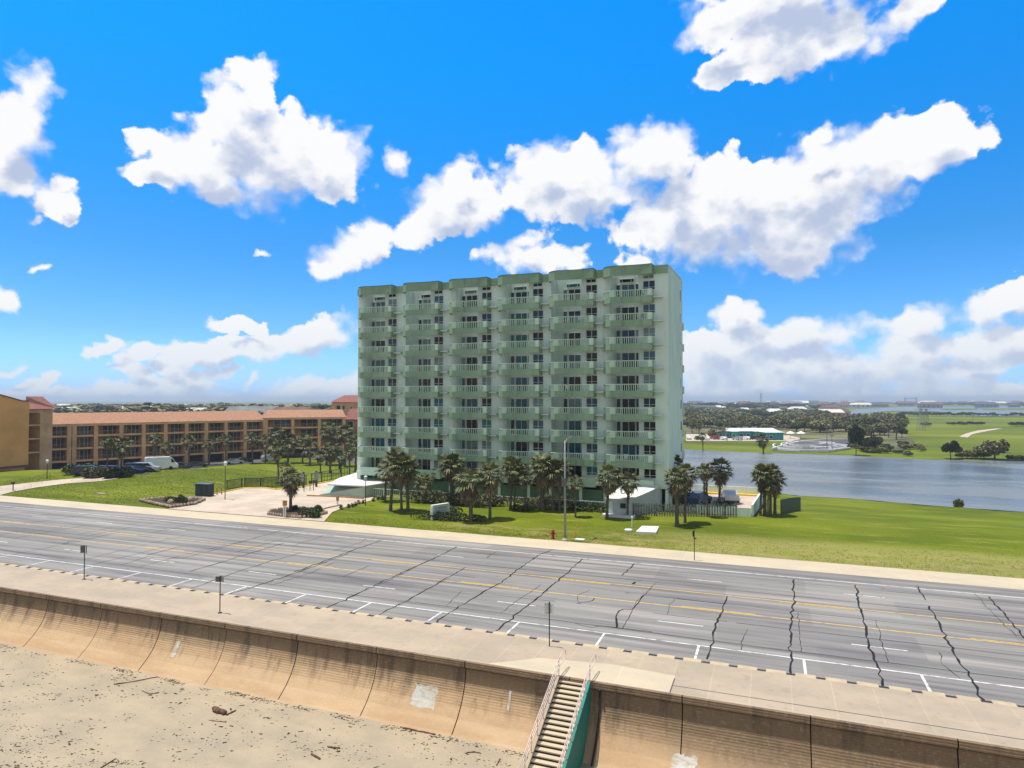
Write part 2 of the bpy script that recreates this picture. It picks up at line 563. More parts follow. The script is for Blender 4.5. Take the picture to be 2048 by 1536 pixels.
M['walk'] = slab_concrete('walk', (.41, .335, .25), (.345, .29, .22), (.245, .20, .15))
M['gutter'] = slab_concrete('gutter', (.53, .45, .32), (.46, .40, .30), (.36, .30, .23), 6.0, .7)


def seawall_mat():
    m = D.materials.new('seawall_concrete')
    m.use_nodes = True
    t = NT(m.node_tree)
    b = m.node_tree.nodes['Principled BSDF']
    ob = t.n('ShaderNodeTexCoord').outputs['Object']
    s_ = t.sep(ob)
    big = t.noise(t.v('MULTIPLY', ob, (.22, 1, .30)), 1, 4, .6)
    drip = t.noise(t.v('MULTIPLY', ob, (1.5, .5, .25)), 1.2, 5, .65)
    fine = t.noise(ob, 5, 5, .7)
    c = t.mix(t.smooth(big, .35, .65), (.42, .28, .16), (.50, .355, .215))
    # lip shade painted in: upper wall colour darkened, with brown stains running down
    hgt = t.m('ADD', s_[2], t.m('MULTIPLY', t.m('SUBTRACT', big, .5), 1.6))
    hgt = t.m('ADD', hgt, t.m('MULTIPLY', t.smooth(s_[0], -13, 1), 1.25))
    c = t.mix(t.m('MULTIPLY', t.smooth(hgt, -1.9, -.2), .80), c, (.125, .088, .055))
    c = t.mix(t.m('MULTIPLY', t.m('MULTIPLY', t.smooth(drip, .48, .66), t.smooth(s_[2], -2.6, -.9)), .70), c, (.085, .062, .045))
    c = t.mix(t.m('MULTIPLY', t.smooth(fine, .5, .8), .35), c, (.58, .44, .30))
    t.put(b.inputs['Base Color'], c)
    b.inputs['Roughness'].default_value = .9
    board = t.m('SINE', t.m('MULTIPLY', s_[2], 58))
    bn = t.n('ShaderNodeBump'); bn.inputs['Distance'].default_value = .03
    t.put(bn.inputs['Height'], t.m('ADD', t.m('MULTIPLY', board, t.smooth(s_[2], -2.3, -1.2, 0, .15)), fine))
    t.put(b.inputs['Normal'], bn.outputs[0])
    return m


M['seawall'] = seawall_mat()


def sand_mat():
    m = D.materials.new('sand')
    m.use_nodes = True
    t = NT(m.node_tree)
    b = m.node_tree.nodes['Principled BSDF']
    ob = t.n('ShaderNodeTexCoord').outputs['Object']
    n1 = t.noise(t.v('MULTIPLY', ob, (.35, .6, 1)), 1, 5, .6)
    n2 = t.noise(ob, 3.5, 6, .7)
    n3 = t.noise(ob, 22, 3, .6)
    c = t.mix(t.smooth(n1, .3, .7), (.395, .325, .225), (.31, .265, .195))
    c = t.mix(t.m('MULTIPLY', t.smooth(n2, .55, .8), .4), c, (.30, .25, .17))
    c = t.mix(t.m('MULTIPLY', t.smooth(n3, .64, .74), .45), c, (.16, .12, .07))
    t.put(b.inputs['Base Color'], c)
    b.inputs['Roughness'].default_value = .95
    bn = t.n('ShaderNodeBump'); bn.inputs['Distance'].default_value = .05
    t.put(bn.inputs['Height'], n2); t.put(b.inputs['Normal'], bn.outputs[0])
    return m


M['sand'] = sand_mat()


def grass_mat():
    m = D.materials.new('grass_ground')
    m.use_nodes = True
    t = NT(m.node_tree)
    b = m.node_tree.nodes['Principled BSDF']
    ob = t.n('ShaderNodeTexCoord').outputs['Object']
    s_ = t.sep(ob)
    lawn = t.noise(t.v('MULTIPLY', ob, (.05, .12, .1)), 1, 5, .6)
    dry = t.noise(t.v('MULTIPLY', ob, (.12, .5, 1)), 1, 6, .7)
    fine = t.noise(ob, 3.2, 5, .75)
    c = t.mix(t.smooth(lawn, .35, .65), (.085, .12, .006), (.15, .185, .010))
    c = t.mix(t.m('MULTIPLY', t.smooth(dry, .50, .70), .65), c, (.27, .26, .06))
    c = t.mix(t.m('MULTIPLY', t.smooth(fine, .45, .75), .5), c, (.05, .075, .01))
    # rough unmown verge beside the road, mown green field behind
    nb = t.m('ADD', s_[1], t.m('MULTIPLY', t.m('SUBTRACT', dry, .5), 6))
    verge = t.m('MULTIPLY', t.smooth(nb, 68, 71, 1, 0), t.smooth(s_[0], -18, -2))
    c = t.mix(t.m('MULTIPLY', verge, .45), c, (.32, .30, .11))
    bare = t.m('MULTIPLY', t.smooth(t.noise(t.v('MULTIPLY', ob, (.3, .8, 1)), 1, 5, .7), .46, .62), t.m('MULTIPLY', t.smooth(nb, 64, 69, 1, 0), t.smooth(s_[0], -36, -30)))
    c = t.mix(t.m('MULTIPLY', bare, .7), c, (.30, .24, .11))
    # farther inland: marsh and scrub tones in long bands
    far_ = t.noise(t.v('MULTIPLY', ob, (.006, .016, 0)), 1, 6, .6)
    cf = t.ramp(far_, [(.30, (.045, .06, .022)), (.42, (.09, .12, .018)), (.55, (.145, .18, .012)), (.68, (.20, .21, .06)), (.8, (.11, .115, .045))])
    dist = t.v('LENGTH', ob)
    c = t.mix(t.smooth(dist, 200, 270), c, cf)
    t.put(b.inputs['Base Color'], c)
    b.inputs['Roughness'].default_value = .95
    b.inputs['Specular IOR Level'].default_value = .1
    bn = t.n('ShaderNodeBump'); bn.inputs['Distance'].default_value = .10
    t.put(bn.inputs['Height'], t.m('ADD', t.noise(ob, 1.1, 5, .7), t.m('MULTIPLY', fine, .5)))
    t.put(b.inputs['Normal'], bn.outputs[0])
    return m


M['grass'] = grass_mat()


def water_mat():
    m = D.materials.new('water')
    m.use_nodes = True
    t = NT(m.node_tree)
    b = m.node_tree.nodes['Principled BSDF']
    ob = t.n('ShaderNodeTexCoord').outputs['Object']
    wind = t.noise(t.v('MULTIPLY', ob, (.02, .05, 1)), 1, 4, .6)
    t.put(b.inputs['Base Color'], t.mix(t.smooth(wind, .4, .6), (.09, .105, .105), (.18, .19, .18)))
    t.put(b.inputs['Roughness'], t.smooth(wind, .35, .65, .16, .34))
    b.inputs['IOR'].default_value = 1.33
    calm = t.smooth(t.m('ADD', t.sep(ob)[1], t.m('MULTIPLY', wind, 26)), 140, 158)
    rp = t.m('MULTIPLY', t.noise(t.v('MULTIPLY', ob, (.9, 1.6, 1)), 1.6, 5, .6), t.m('ADD', .25, t.m('MULTIPLY', calm, .75)))
    bn = t.n('ShaderNodeBump'); bn.inputs['Distance'].default_value = .16
    t.put(bn.inputs['Height'], rp); t.put(b.inputs['Normal'], bn.outputs[0])
    return m


M['water'] = water_mat()


# ------------------------------------------------------------------ terrain
def ss(x, a, b):
    t = min(1.0, max(0.0, (x - a) / (b - a)))
    return t * t * (3 - 2 * t)


POND = [P(x, y, -3.2) for x, y in ((1240, 955), (1372, 968), (1500, 979), (1600, 992), (1700, 997), (1850, 1010), (2048, 1024), (2400, 1050), (2700, 960), (2300, 930), (2048, 922), (1850, 919), (1760, 914), (1700, 911), (1530, 906), (1372, 899), (1240, 893))]
POND2 = [(p.x, p.y) for p in POND]


def sdist(x, y, poly):
    """signed distance, negative inside"""
    ins = False
    best = 1e9
    n = len(poly)
    for i in range(n):
        ax, ay = poly[i]
        bx, by = poly[(i + 1) % n]
        if (ay > y) != (by > y) and x < (bx - ax) * (y - ay) / (by - ay) + ax: ins = not ins
        vx, vy = bx - ax, by - ay
        t = max(0, min(1, ((x - ax) * vx + (y - ay) * vy) / (vx * vx + vy * vy)))
        best = min(best, math.hypot(x - ax - vx * t, y - ay - vy * t))
    return -best if ins else best


def H(x, y):
    """ground height inland of the road"""
    if y < 61: return 0.0
    wl = 1 - ss(x, -72, -60)
    wr = ss(x, -8, 6)
    wm = 1 - wl - wr
    hl = -2.7 * ss(y + max(0, (-x - 75)) * .45, 98, 134) + .85 * ss(y, 62, 86) * (1 - ss(y, 94, 122)) * ss(-x, 76, 92) * ss(-x - 20, 0, 40)
    hm = -3.0 * ss(y, 100, 116)
    hr = -3.0 * ss(y, 78, 121)
    h = wl * hl + wm * hm + wr * hr
    if y > 61 and abs(x) < 400 and y < 400:
        h += .05 * mn.noise(Vector((x * .11, y * .11, 3))) * ss(y, 61, 66)
    if -90 < x < 260 and 90 < y < 420:
        d = sdist(x, y, POND2)
        if d < 6:
            h = h * ss(d, 0, 6) + (-3.15) * (1 - ss(d, 0, 6))
            if d < 0: h = -3.2 - min(1.2, -d * .3)
    return h


def GP(x, y, it=4):
    """where the photograph's pixel meets the terrain"""
    z = 0
    for _ in range(it + 4):
        p = P(x, y, z)
        z = .5 * z + .5 * H(p.x, p.y)
    p = P(x, y, z)
    return Vector((p.x, p.y, H(p.x, p.y)))


def grid_lines(a, b, n, pw=1.0): return [a + (b - a) * (i / n) ** pw for i in range(n + 1)]


xs = sorted(set([round(q, 2) for q in grid_lines(-170, 90, 150)] + [round(-170 - q, 2) for q in grid_lines(0, 6800, 34, 2.4)] + [round(90 + q, 2) for q in grid_lines(0, 6800, 34, 2.4)]))
ys = [60.7, 61.4, 62.4, 64] + [66 + 1.9 * i for i in range(110)]
ys += [ys[-1] + q for q in grid_lines(6, 8200, 36, 2.4)]
gm = MB()
vv = [(x, y, H(x, y)) for y in ys for x in xs]
nx = len(xs)
gm.add(vv, [(j*nx+i, j*nx+i+1, (j+1)*nx+i+1, (j+1)*nx+i) for j in range(len(ys)-1) for i in range(nx-1)])
ground = struct('ground', gm, M['grass'], True)

wm_ = MB()
wm_.poly([(p.x, p.y, -3.2) for p in POND])
pond = struct('pond_water', wm_, M['water'])

# ------------------------------------------------------------------ road, promenade, seawall, beach
U0, U1 = -420.0, 160.0
ZW = 0.15           # promenade stands one kerb above the road
mb = MB(); mb.poly([(U0, 35.1, 0), (U1, 35.1, 0), (U1, 57.2, 0), (U0, 57.2, 0)])
struct('road', mb, M['asphalt'])
mb = MB()
mb.box(U0, U1, 57.2, 60.75, -.3, .012)
struct('far_pavement', mb, M['gutter'])

mb = MB()
mb.box(U0, U1, 30.9, 35.02, -.25, ZW)
struct('promenade', mb, M['walk'])
mb = MB()      # newer pale concrete by the stair head
mb.poly([(-13.4, 30.95, ZW + .004), (-4.35, 30.95, ZW + .004), (-4.35, 32.9, ZW + .004), (-7.6, 33.15, ZW + .004), (-11.2, 32.6, ZW + .004)])
struct('promenade_patch', mb, M['gutter'])
mb = MB()
mb.poly([(-4.35, 31.72, ZW + .004), (60, 31.72, ZW + .004), (60, 31.78, ZW + .004), (-4.35, 31.78, ZW + .004)])
mb.poly([(-4.38, 30.95, ZW + .005), (-4.32, 30.95, ZW + .005), (-4.32, 32.6, ZW + .005), (-4.38, 32.6, ZW + .005)])
struct('promenade_joint', mb, M['asphalt_plain'])

# kerb with drain notches
mb = MB()
k0 = -1.81 - 1.333 * 60
xk = U0
for i in range(0, 92):
    n0 = k0 + i * 1.333
    mb.box(xk, n0 - .22, 35.02, 35.42, -.2, ZW, 0)
    mb.box(n0 - .19, n0 + .19, 35.022, 35.34, -.1, .115, 1)  # dark block set in the notch, its colour standing in for shade
    xk = n0 + .22
mb.box(xk, U1, 35.02, 35.42, -.2, ZW, 0)
struct('kerb', mb, [M['kerb_yellow'], mat('notch_shade', (.05, .042, .035), .95)])

# painted lines
mb = MB()
def strip(x0, x1, v, w, z=.004, m=0): mb.poly([(x0, v - w/2, z), (x1, v - w/2, z), (x1, v + w/2, z), (x0, v + w/2, z)], m)
strip(U0, U1, 37.82, .12)
for a, b in ((U0, -51.4), (-50, -41.5), (-40.5, -14.6), (-14.4, U1)): strip(a, b, 54.88, .12)
for i in range(-40, 12):
    xs0 = -3.73 + 5.283 * i
    mb.poly([(xs0 - .065, 35.45, .004), (xs0 + .065, 35.45, .004), (xs0 + .065, 37.76, .004), (xs0 - .065, 37.76, .004)])
for i in range(-30, 10):
    xd = -6.5 + 10.62 * i
    strip(xd, xd + 2.7, 41.1, .11)
    if i not in (-1, -3, -4): strip(xd + .6, xd + 3.1, 51.5, .10)
struct('lane_markings', mb, M['line_white'])
mb = MB()
strip(U0, U1, 44.35, .12); strip(U0, U1, 48.1, .12)
for i in range(-14, 5):
    a = -5.5 + 16.0 * i
    strip(a, a + 4.6, 44.56, .11); strip(a + 6, a + 10.5, 47.90, .11)
struct('centre_markings', mb, M['line_yellow'])

# tar seams: long joints between lanes and crooked cracks across them
def Z(ox, oy, s, L): return [P(ox + x / s, oy + y / s) for x, y in L]
def crooked(pts, w, jit=.05, step=.45, z=.008):
    out, ws = [], []
    w *= 1.7 if pts[0].x < -24 else 1.15
    for a, b in zip(pts, pts[1:]):
        n = max(1, int((b - a).length / step))
        for i in range(n):
            q = a.lerp(b, i / n)
            out.append(Vector((q.x + random.gauss(0, jit), q.y + random.gauss(0, jit), z)))
            ws.append(w * random.uniform(.3, .95))
    out.append(pts[-1]); ws.append(w * .6)
    mb.ribbon(out, ws, z)
mb = MB()
for v, segs in ((38.88, [(-140, 60)]), (42.5, [(-140, -13.5), (-7, -2.5), (-2.0, 60)]), (46.05, [(-75, -40), (-34, -21), (-6, 60)]), (49.6, [(-140, -9), (-8, 60)]), (53.3, [(-90, -22), (-19, 60)])):
    for a, b in segs:
        n = int((b - a) / 1.5)
        mb.ribbon([(a + (b - a) * i / n, v + random.gauss(0, .025) + .05 * math.sin(i * .31 + v), 0) for i in range(n + 1)], [random.uniform(.02, .055) for _ in range(n + 1)], .008)
C = crooked
C(Z(0,960,2.926,[(860,440),(1075,385)]), .07)
C(Z(0,960,2.926,[(700,500),(860,450),(1050,460),(1215,420),(1400,365),(1640,298)]), .07)
C(Z(0,960,2.926,[(1110,535),(1250,495),(1380,455),(1660,370)]), .09)
C(Z(0,960,2.926,[(1100,645),(1220,600),(1410,530),(1600,470),(1770,425)]), .07)
C(Z(0,960,2.926,[(365,375),(480,335),(700,290),(900,250)]), .06)
C(Z(0,960,2.926,[(120,260),(420,215),(520,200)]), .05)
C(Z(0,960,2.926,[(1340,670),(1500,620),(1740,540),(1880,490),(2040,430)]), .10)
C(Z(550,1100,3.413,[(130,150),(290,95),(470,25),(560,-10),(730,-65)]), .10)
C(Z(550,1100,3.413,[(340,400),(500,330),(640,260),(830,170),(1000,95),(1110,45),(1240,-20)]), .10)
C(Z(550,1100,3.413,[(700,450),(830,380),(1070,250),(1300,120)]), .11)
C(Z(550,1100,3.413,[(1095,495),(1210,415),(1400,300),(1560,210),(1690,110),(1810,30),(1990,-35)]), .13)
C(Z(550,1100,3.413,[(1500,560),(1640,450),(1780,340),(1920,220),(2100,60)]), .13)
C(Z(550,1100,3.413,[(1440,55),(1505,15)]), .09)
C(Z(1150,980,4.551,[(430,775),(480,725),(540,672)]), .12)
C(Z(1150,980,4.551,[(525,855),(548,838)]), .22)
C(Z(1150,980,4.551,[(380,1250),(376,1180),(380,1130),(400,1100),(440,1085),(520,1090),(570,1030),(625,958)]), .14, .02)
C(Z(1150,980,4.551,[(625,958),(900,985),(1380,1038)]), .05, .02)
C(Z(1150,980,4.551,[(0,1215),(150,1255),(215,1240),(380,1250),(700,1290)]), .06, .02)
C(Z(1150,980,4.551,[(10,1035),(150,1010),(180,985)]), .09, .02)
C(Z(1150,980,4.551,[(1385,965),(1340,1080),(1300,1200),(1265,1300),(1245,1345),(1270,1385),(1240,1456),(1200,1540)]), .13)
C(Z(1448,1100,3.413,[(480,200),(470,260),(480,300),(460,440),(455,550),(450,650),(460,750),(458,850)]), .13)
C(Z(1448,1100,3.413,[(895,240),(915,350),(945,440),(970,540),(990,650),(1030,750),(1060,820),(1085,940)]), .14)
C(Z(1448,1100,3.413,[(1315,240),(1375,340)]), .11)
C(Z(1448,1100,3.413,[(1395,380),(1450,470),(1500,580),(1580,710),(1630,800),(1680,860),(1780,1045)]), .14)
C(Z(1448,1100,3.413,[(1805,320),(1870,390),(1930,450),(1990,530),(2045,600),(2150,720)]), .13)
for i in range(46):      # hairline transverse cracks, one per slab or so
    u_ = -118 + i * 3.52 + random.gauss(0, .5)
    v0_ = random.choice((38, 38.9, 42.5, 46, 49.6)); v1_ = v0_ + random.choice((3.5, 7, 7, 10.5))
    C([Vector((u_, v0_, 0)), Vector((u_ + random.gauss(0, .25), (v0_ + v1_) / 2, 0)), Vector((u_ + random.gauss(0, .3), min(v1_, 55), 0))], .045, .04)
struct('tar_seams', mb, M['tar'])

# seawall: curved face, lip, joints between the pours
PROF = [(30.72, ZW), (30.70, -.14), (30.86, -.20), (30.80, -.55), (30.72, -.95), (30.55, -1.4), (30.25, -1.9), (29.85, -2.35), (29.3, -2.8), (28.5, -3.25), (27.4, -3.6)]
mb = MB()
joints = [-14.59 + 5.28 * k for k in range(-70, 32)]
joints = [j + (.25 if j > -12 else 0) for j in joints]
edges = [U0] + joints + [U1]
for a, b in zip(edges, edges[1:]):
    g_ = .025
    a2, b2 = a + g_, b - g_
    n = len(PROF)
    off_ = random.uniform(-.012, .012)
    vs = [(x, v + off_ * (i > 1), z) for x in (a2, b2) for i, (v, z) in enumerate(PROF)]
    mb.add(vs, [(i, i + n, i + n + 1, i + 1) for i in range(n - 1)])
    mb.poly([(a2, 30.72, ZW), (b2, 30.72, ZW), (b2, 30.9, ZW), (a2, 30.9, ZW)])
n = len(PROF)
vs = [(x, v + .06, z - .05) for x in (U0, U1) for (v, z) in PROF]
mb.add(vs, [(i, i + n, i + n + 1, i + 1) for i in range(n - 1)], 1)
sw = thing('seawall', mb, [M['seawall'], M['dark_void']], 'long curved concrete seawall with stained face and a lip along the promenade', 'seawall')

def wallpt(u, t):
    """point on the curved wall face, t = 0 top .. 1 toe"""
    k = 2 + t * 6
    i = min(int(k), len(PROF) - 2)
    a, b = PROF[i], PROF[i + 1]
    f = k - i
    return (u, a[0] + (b[0]-a[0]) * f - .012, a[1] + (b[1]-a[1]) * f)
M['patch_paint'] = worn_paint('patch_paint', (.50, .50, .47), .30, .60, (.36, .29, .20))
def wall_patch(u0, u1, t0, t1, label):
    m_ = MB()
    nn, mm = 26, 26
    vs, fs = [], []
    for i in range(nn + 1):
        for j in range(mm + 1):
            uu = u0 + (u1 - u0) * i / nn 
            tt = t0 + (t1 - t0) * j / mm
            vs.append(wallpt(uu, tt))
    for i in range(nn):
        for j in range(mm):
            ex, ey = abs(i - nn/2 + .5) / (nn/2), abs(j - mm/2 + .5) / (mm/2)
            if max(ex, ey) + .35 * mn.noise(Vector((u0 + i * .22, j * .22, 7))) > .93: continue
            fs.append((i*(mm+1)+j, (i+1)*(mm+1)+j, (i+1)*(mm+1)+j+1, i*(mm+1)+j+1))
    m_.add(vs, fs)
    thing('paint_patch', m_, M['patch_paint'], label, 'paint patch', 'pale paint patches on the seawall')
wall_patch(-17.4, -16.0, .45, .78, 'square pale blue paint patch on the seawall, left of the stairs')
wall_patch(-34.1, -33.75, .45, .75, 'narrow smeared pale paint streak low on the far left of the seawall')
wall_patch(-4.15, -3.0, .72, 1.0, 'ragged white paint patch at the seawall foot, right of the stairs')
wall_patch(-12.15, -12.02, .30, .62, 'thin white scratch of paint on the seawall just left of the stairs')

# beach
mb = MB()
bx = [U0] + [-130 + 1.6 * i for i in range(110)] + [U1]
by = [-40, -20, -10, 0, 6] + [8 + .8 * i for i in range(28)]
def sandz(x, y):
    z = -2.86 - .45 * ss(30 - y, 0, 22) + .035 * mn.noise(Vector((x * .3, y * .6, 1))) + .018 * mn.noise(Vector((x * 1.1, y * 1.6, 5)))
    return z - 1.0 * ss(8 - y, 0, 40)
nx = len(bx)
mb.add([(x, y, sandz(x, y)) for y in by for x in bx], [(j*nx+i, j*nx+i+1, (j+1)*nx+i+1, (j+1)*nx+i) for j in range(len(by)-1) for i in range(nx-1)])
struct('beach', mb, M['sand'], True)

# seaweed wrack: uncountable scraps along the wall foot and in loose bands
mb = MB()
def scrap(x, y, s):
    z = sandz(x, y) + .004
    n = random.randint(5, 7)
    el = random.uniform(.5, 2.6)
    a0 = random.gauss(.25, .5)
    hgt_ = s * random.uniform(.15, .4)
    ring = []
    for i in range(n):
        t = 2 * math.pi * i / n
        r = s * random.uniform(.55, 1.2)
        px, py = r * math.cos(t) * el, r * math.sin(t) * .7
        ring.append((x + px * math.cos(a0) - py * math.sin(a0), y + px * math.sin(a0) + py * math.cos(a0), z))
    mb.add(ring + [(x, y, z + hgt_)], [(i, (i + 1) % n, n) for i in range(n)])
def cluster(cx, cy, rx, ry, n, smin=.02, smax=.08, ang=0.0):
    for _ in range(n):
        a, b = random.gauss(0, rx), random.gauss(0, ry)
        x = cx + a * math.cos(ang) - b * math.sin(ang)
        y = cy + a * math.sin(ang) + b * math.cos(ang)
        if y < 29.15: scrap(x, y, random.uniform(smin, smax))
def Bp(x, y): return P(x, y, -2.95)
for (x, y) in ((25,1290),(50,1297),(95,1305),(165,1320),(190,1325),(240,1340),(255,1345),(350,1360),(368,1364),(410,1380),(475,1388),(490,1390),(520,1395),(545,1402),(600,1412),(620,1418),(690,1432),(705,1437),(765,1450),(775,1455),(810,1457),(880,1472),(900,1478),(950,1484),(1028,1502),(1045,1520)):
    p = Bp(x, y)
    cluster(p.x, min(p.y, 28.9), .45, .14, 46, .012, .055)
for (x, y, rx, ry, n) in ((40,1480,1.2,.3,60),(70,1500,1.5,.2,90),(100,1470,.7,.2,40),(30,1455,.9,.2,50),(20,1530,1.4,.2,60),(110,1512,.8,.2,50),(220,1525,.9,.15,50),(240,1522,.5,.1,30),(80,1395,.8,.25,25),(165,1400,.5,.2,25),(250,1435,.35,.2,25),(230,1355,.6,.2,40),(240,1362,.4,.2,30),(180,1530,.6,.2,30),(430,1485,.6,.2,22),(570,1520,.5,.2,22),(620,1500,.4,.2,16),(350,1475,.7,.2,20),(700,1500,.8,.3,20),(850,1510,1,.3,25),(960,1530,.8,.2,40),(1010,1515,.7,.2,40),(640,1500,1.2,.4,30)):
    p = Bp(x, y)
    cluster(p.x, p.y, rx, ry, n, .012, .05, .35)
for _ in range(5200):
    x, y = random.uniform(-60, -8), random.uniform(14, 29)
    if mn.noise(Vector((x * .25, y * .5, 9))) > -.15: scrap(x, y, random.choice((.010, .014, .02, .03, .045)) * random.uniform(1.1, 1.9))
o = mb.build('seaweed', M['seaweed']); tag(o, 'dark scraps of seaweed and drift litter strewn over the beach sand', 'seaweed', kind='stuff')

def log(label, pts, r, name='driftwood', m='driftwood', cat='driftwood'):
    m_ = MB()
    q = [Bp(x, y) for x, y in pts]
    pp = [Vector((p.x, min(p.y, 29.0), sandz(p.x, min(p.y, 29.0)) + r * .7)) for p in q]
    full = []
    for a, b in zip(pp, pp[1:]):
        for i in range(4): full.append(a.lerp(b, i / 4) + Vector((0, random.gauss(0, r * .3), abs(random.gauss(0, r * .3)))))
    full.append(pp[-1])
    m_.tube(full, [r * random.uniform(.6, 1.2) for _ in full], 7)
    thing(name, m_, M[m], label, cat, 'driftwood pieces on the sand', smooth=True)
log('thick chunk of reddish brown driftwood alone on the open sand', [(425,1424),(450,1432)], .13)
log('short broken branch leaning beside the thick brown driftwood chunk', [(452,1434),(472,1424)], .045)
log('long thin grey pole lying on the sand left of centre', [(228,1372),(262,1368),(316,1357)], .03)
log('pale flat plank of drift timber below the second seawall panel', [(284,1384),(300,1391),(318,1388)], .04, m='rock')
log('short pale board lying just below the brown driftwood chunk', [(418,1443),(452,1447)], .035, m='rock')
log('thin dark twig on the sand at lower left centre', [(188,1541),(232,1516)], .03)
log('bent dark root stretched along the wall foot near the pale blue patch', [(826,1441),(850,1448),(870,1451),(885,1450),(903,1441)], .035)
log('reddish twig bundle lying low in the sand below the wall', [(655,1498),(680,1500)], .04)
log('knotty brown branch at the bottom edge left of centre', [(622,1512),(640,1521)], .05)
log('forked dark stick on the sand short of the stair foot', [(933,1510),(950,1508),(962,1511)], .03)
log('upright looking twig closest to the stair foot', [(993,1535),(1000,1522)], .03)

# ------------------------------------------------------------------ beach staircase
SX0, SX1 = -9.55, -8.15
st = empty('staircase', (SX0, 30.6, 0), 0, 'concrete beach staircase with pipe railings and a teal side wall running down the seawall', 'staircase')
NS, TR, RI = 25, .265, .118
yy = lambda i: .25 - TR * i
for i in range(NS):
    m_ = MB()
    z1 = ZW - .02 - RI * (i + 1) + .0
    m_.box(0, SX1 - SX0, yy(i + 1) - .02, yy(i) - .045, z1 - .05, z1, 0)
    m_.build('tread', M['gutter'], st)
m_ = MB()
for i in range(NS):
    z1 = ZW - .02 - RI * (i + 1) - .052
    m_.box(.01, SX1 - SX0 - .01, yy(i + 1) + .0, yy(i) - .0, z1 - .35, z1 - .01)
m_.build('stair_core', mat('riser_dark', (.07, .05, .035), .95), st)
for sx, mt_ in ((-.14, 'walk'), (SX1 - SX0 + .004, 'teal_paint')):
    m_ = MB()
    y0_, y1_ = yy(NS), .12
    zt0, zt1 = ZW - RI * NS - .02, ZW - .02
    yb = [(y0_, zt0), (y1_, zt1), (.10, -.9), (-.35, -1.7), (-1.3, -2.9), (y0_, -3.3)]
    for xx in (0,):
        a = [(sx, q[0], q[1] + .04) for q in yb] + [(sx + .14, q[0], q[1] + .04) for q in yb]
        k = len(yb)
        m_.add(a, [tuple(range(k)), tuple(range(2*k-1, k-1, -1))] + [(i, i + k, (i+1) % k + k, (i+1) % k) for i in range(k)])
    m_.build('stringer', M[mt_], st)
for sx in (-.07, SX1 - SX0 + .07):
    m_ = MB()
    sl_ = RI / TR
    for hh in (.42, .62, .82):
        m_.tube([(sx, .25, ZW + hh), (sx, yy(NS), ZW + hh - RI * NS)], .022, 6)
    m_.tube([(sx, .25, ZW + .82), (sx, .75, ZW + .90), (sx, 1.35, ZW + .86), (sx, 1.45, ZW + .62), (sx, 1.2, ZW + .50), (sx, .3, ZW + .42)], .022, 6)
    rail = m_.build('railing', M['rail_pipe'], st, True)
    for i in range(0, NS + 1, 3):
        p_ = MB()
        y_ = yy(i)
        p_.tube([(sx, y_, ZW - RI * i - .1), (sx, y_, ZW - RI * i + .82)], .024, 6)
        p_.build('post', M['rail_pipe'], rail)
m_ = MB()
m_.tube([(-7.55, a - .07, b) for a, b in PROF[1:10]], .055, 8)
thing('drain_pipe', m_, M['black_metal'], 'dark drain pipe bent down the seawall right beside the teal stair wall', 'pipe', smooth=True)

# ------------------------------------------------------------------ signs along the road
def sign_post(loc, h, plates, label, rz=0, base=True, col='galv'):
    e = empty('sign_post', loc, rz, label, 'sign')
    m_ = MB(); m_.tube([(0, 0, 0), (0, 0, h)], .032, 8)
    m_.build('pole', M['black_metal'], e)
    if base:
        m_ = MB(); m_.lathe([(.13, 0), (.13, .03), (.05, .06)], 10); m_.build('base_plate', M['black_metal'], e)
    for (x, z, w, hh, ry, c_) in plates:
        m_ = MB()
        cs, sn = math.cos(ry), math.sin(ry)
        vs = [(x + (q * cs - d * sn), q * sn + d * cs, zz) for zz in (z, z + hh) for q, d in ((-w/2, -.012), (w/2, -.012), (w/2, .012), (-w/2, .012))]
        m_.add(vs, [(3,2,1,0),(4,5,6,7),(0,1,5,4),(1,2,6,5),(2,3,7,6),(3,0,4,7)])
        m_.build('sign_plate', M[c_], e)
    return e
M['sign_back'] = mat('sign_back', (.13, .13, .135), .5, .1, 3, metal=.4)
M['sign_pale'] = mat('sign_pale', (.55, .56, .56), .5, .06, 3)
sg = 'sign posts along the seawall promenade'
tag(sign_post((-47.7, 34.40, ZW), 2.45, [(-.20, 1.95, .32, .55, .5, 'sign_back'), (.18, 1.95, .36, .58, -.5, 'sign_back')], 'leftmost promenade sign post, two dark sign backs in a V'), group=sg)
tag(sign_post((-32.25, 32.12, ZW), 2.3, [(-.18, 1.92, .30, .34, .5, 'sign_back'), (.16, 1.95, .42, .38, -.4, 'galv')], 'grey backed double sign on a thin black pole near the seawall lip'), group=sg)
tag(sign_post((-11.23, 34.3, ZW), 2.4, [(-.14, 1.72, .26, .62, .35, 'sign_pale'), (.13, 1.78, .26, .56, -.35, 'sign_pale')], 'pale double sign standing on the promenade above the stairs', base=False), group=sg)
sign_post((-6.0, 57.6, 0.01), 2.55, [(-.06, 1.98, .22, .50, .9, 'dark_green_metal'), (.06, 1.75, .26, .18, -.3, 'galv')], 'thin sign post with green plate on the far side of the road', base=False)

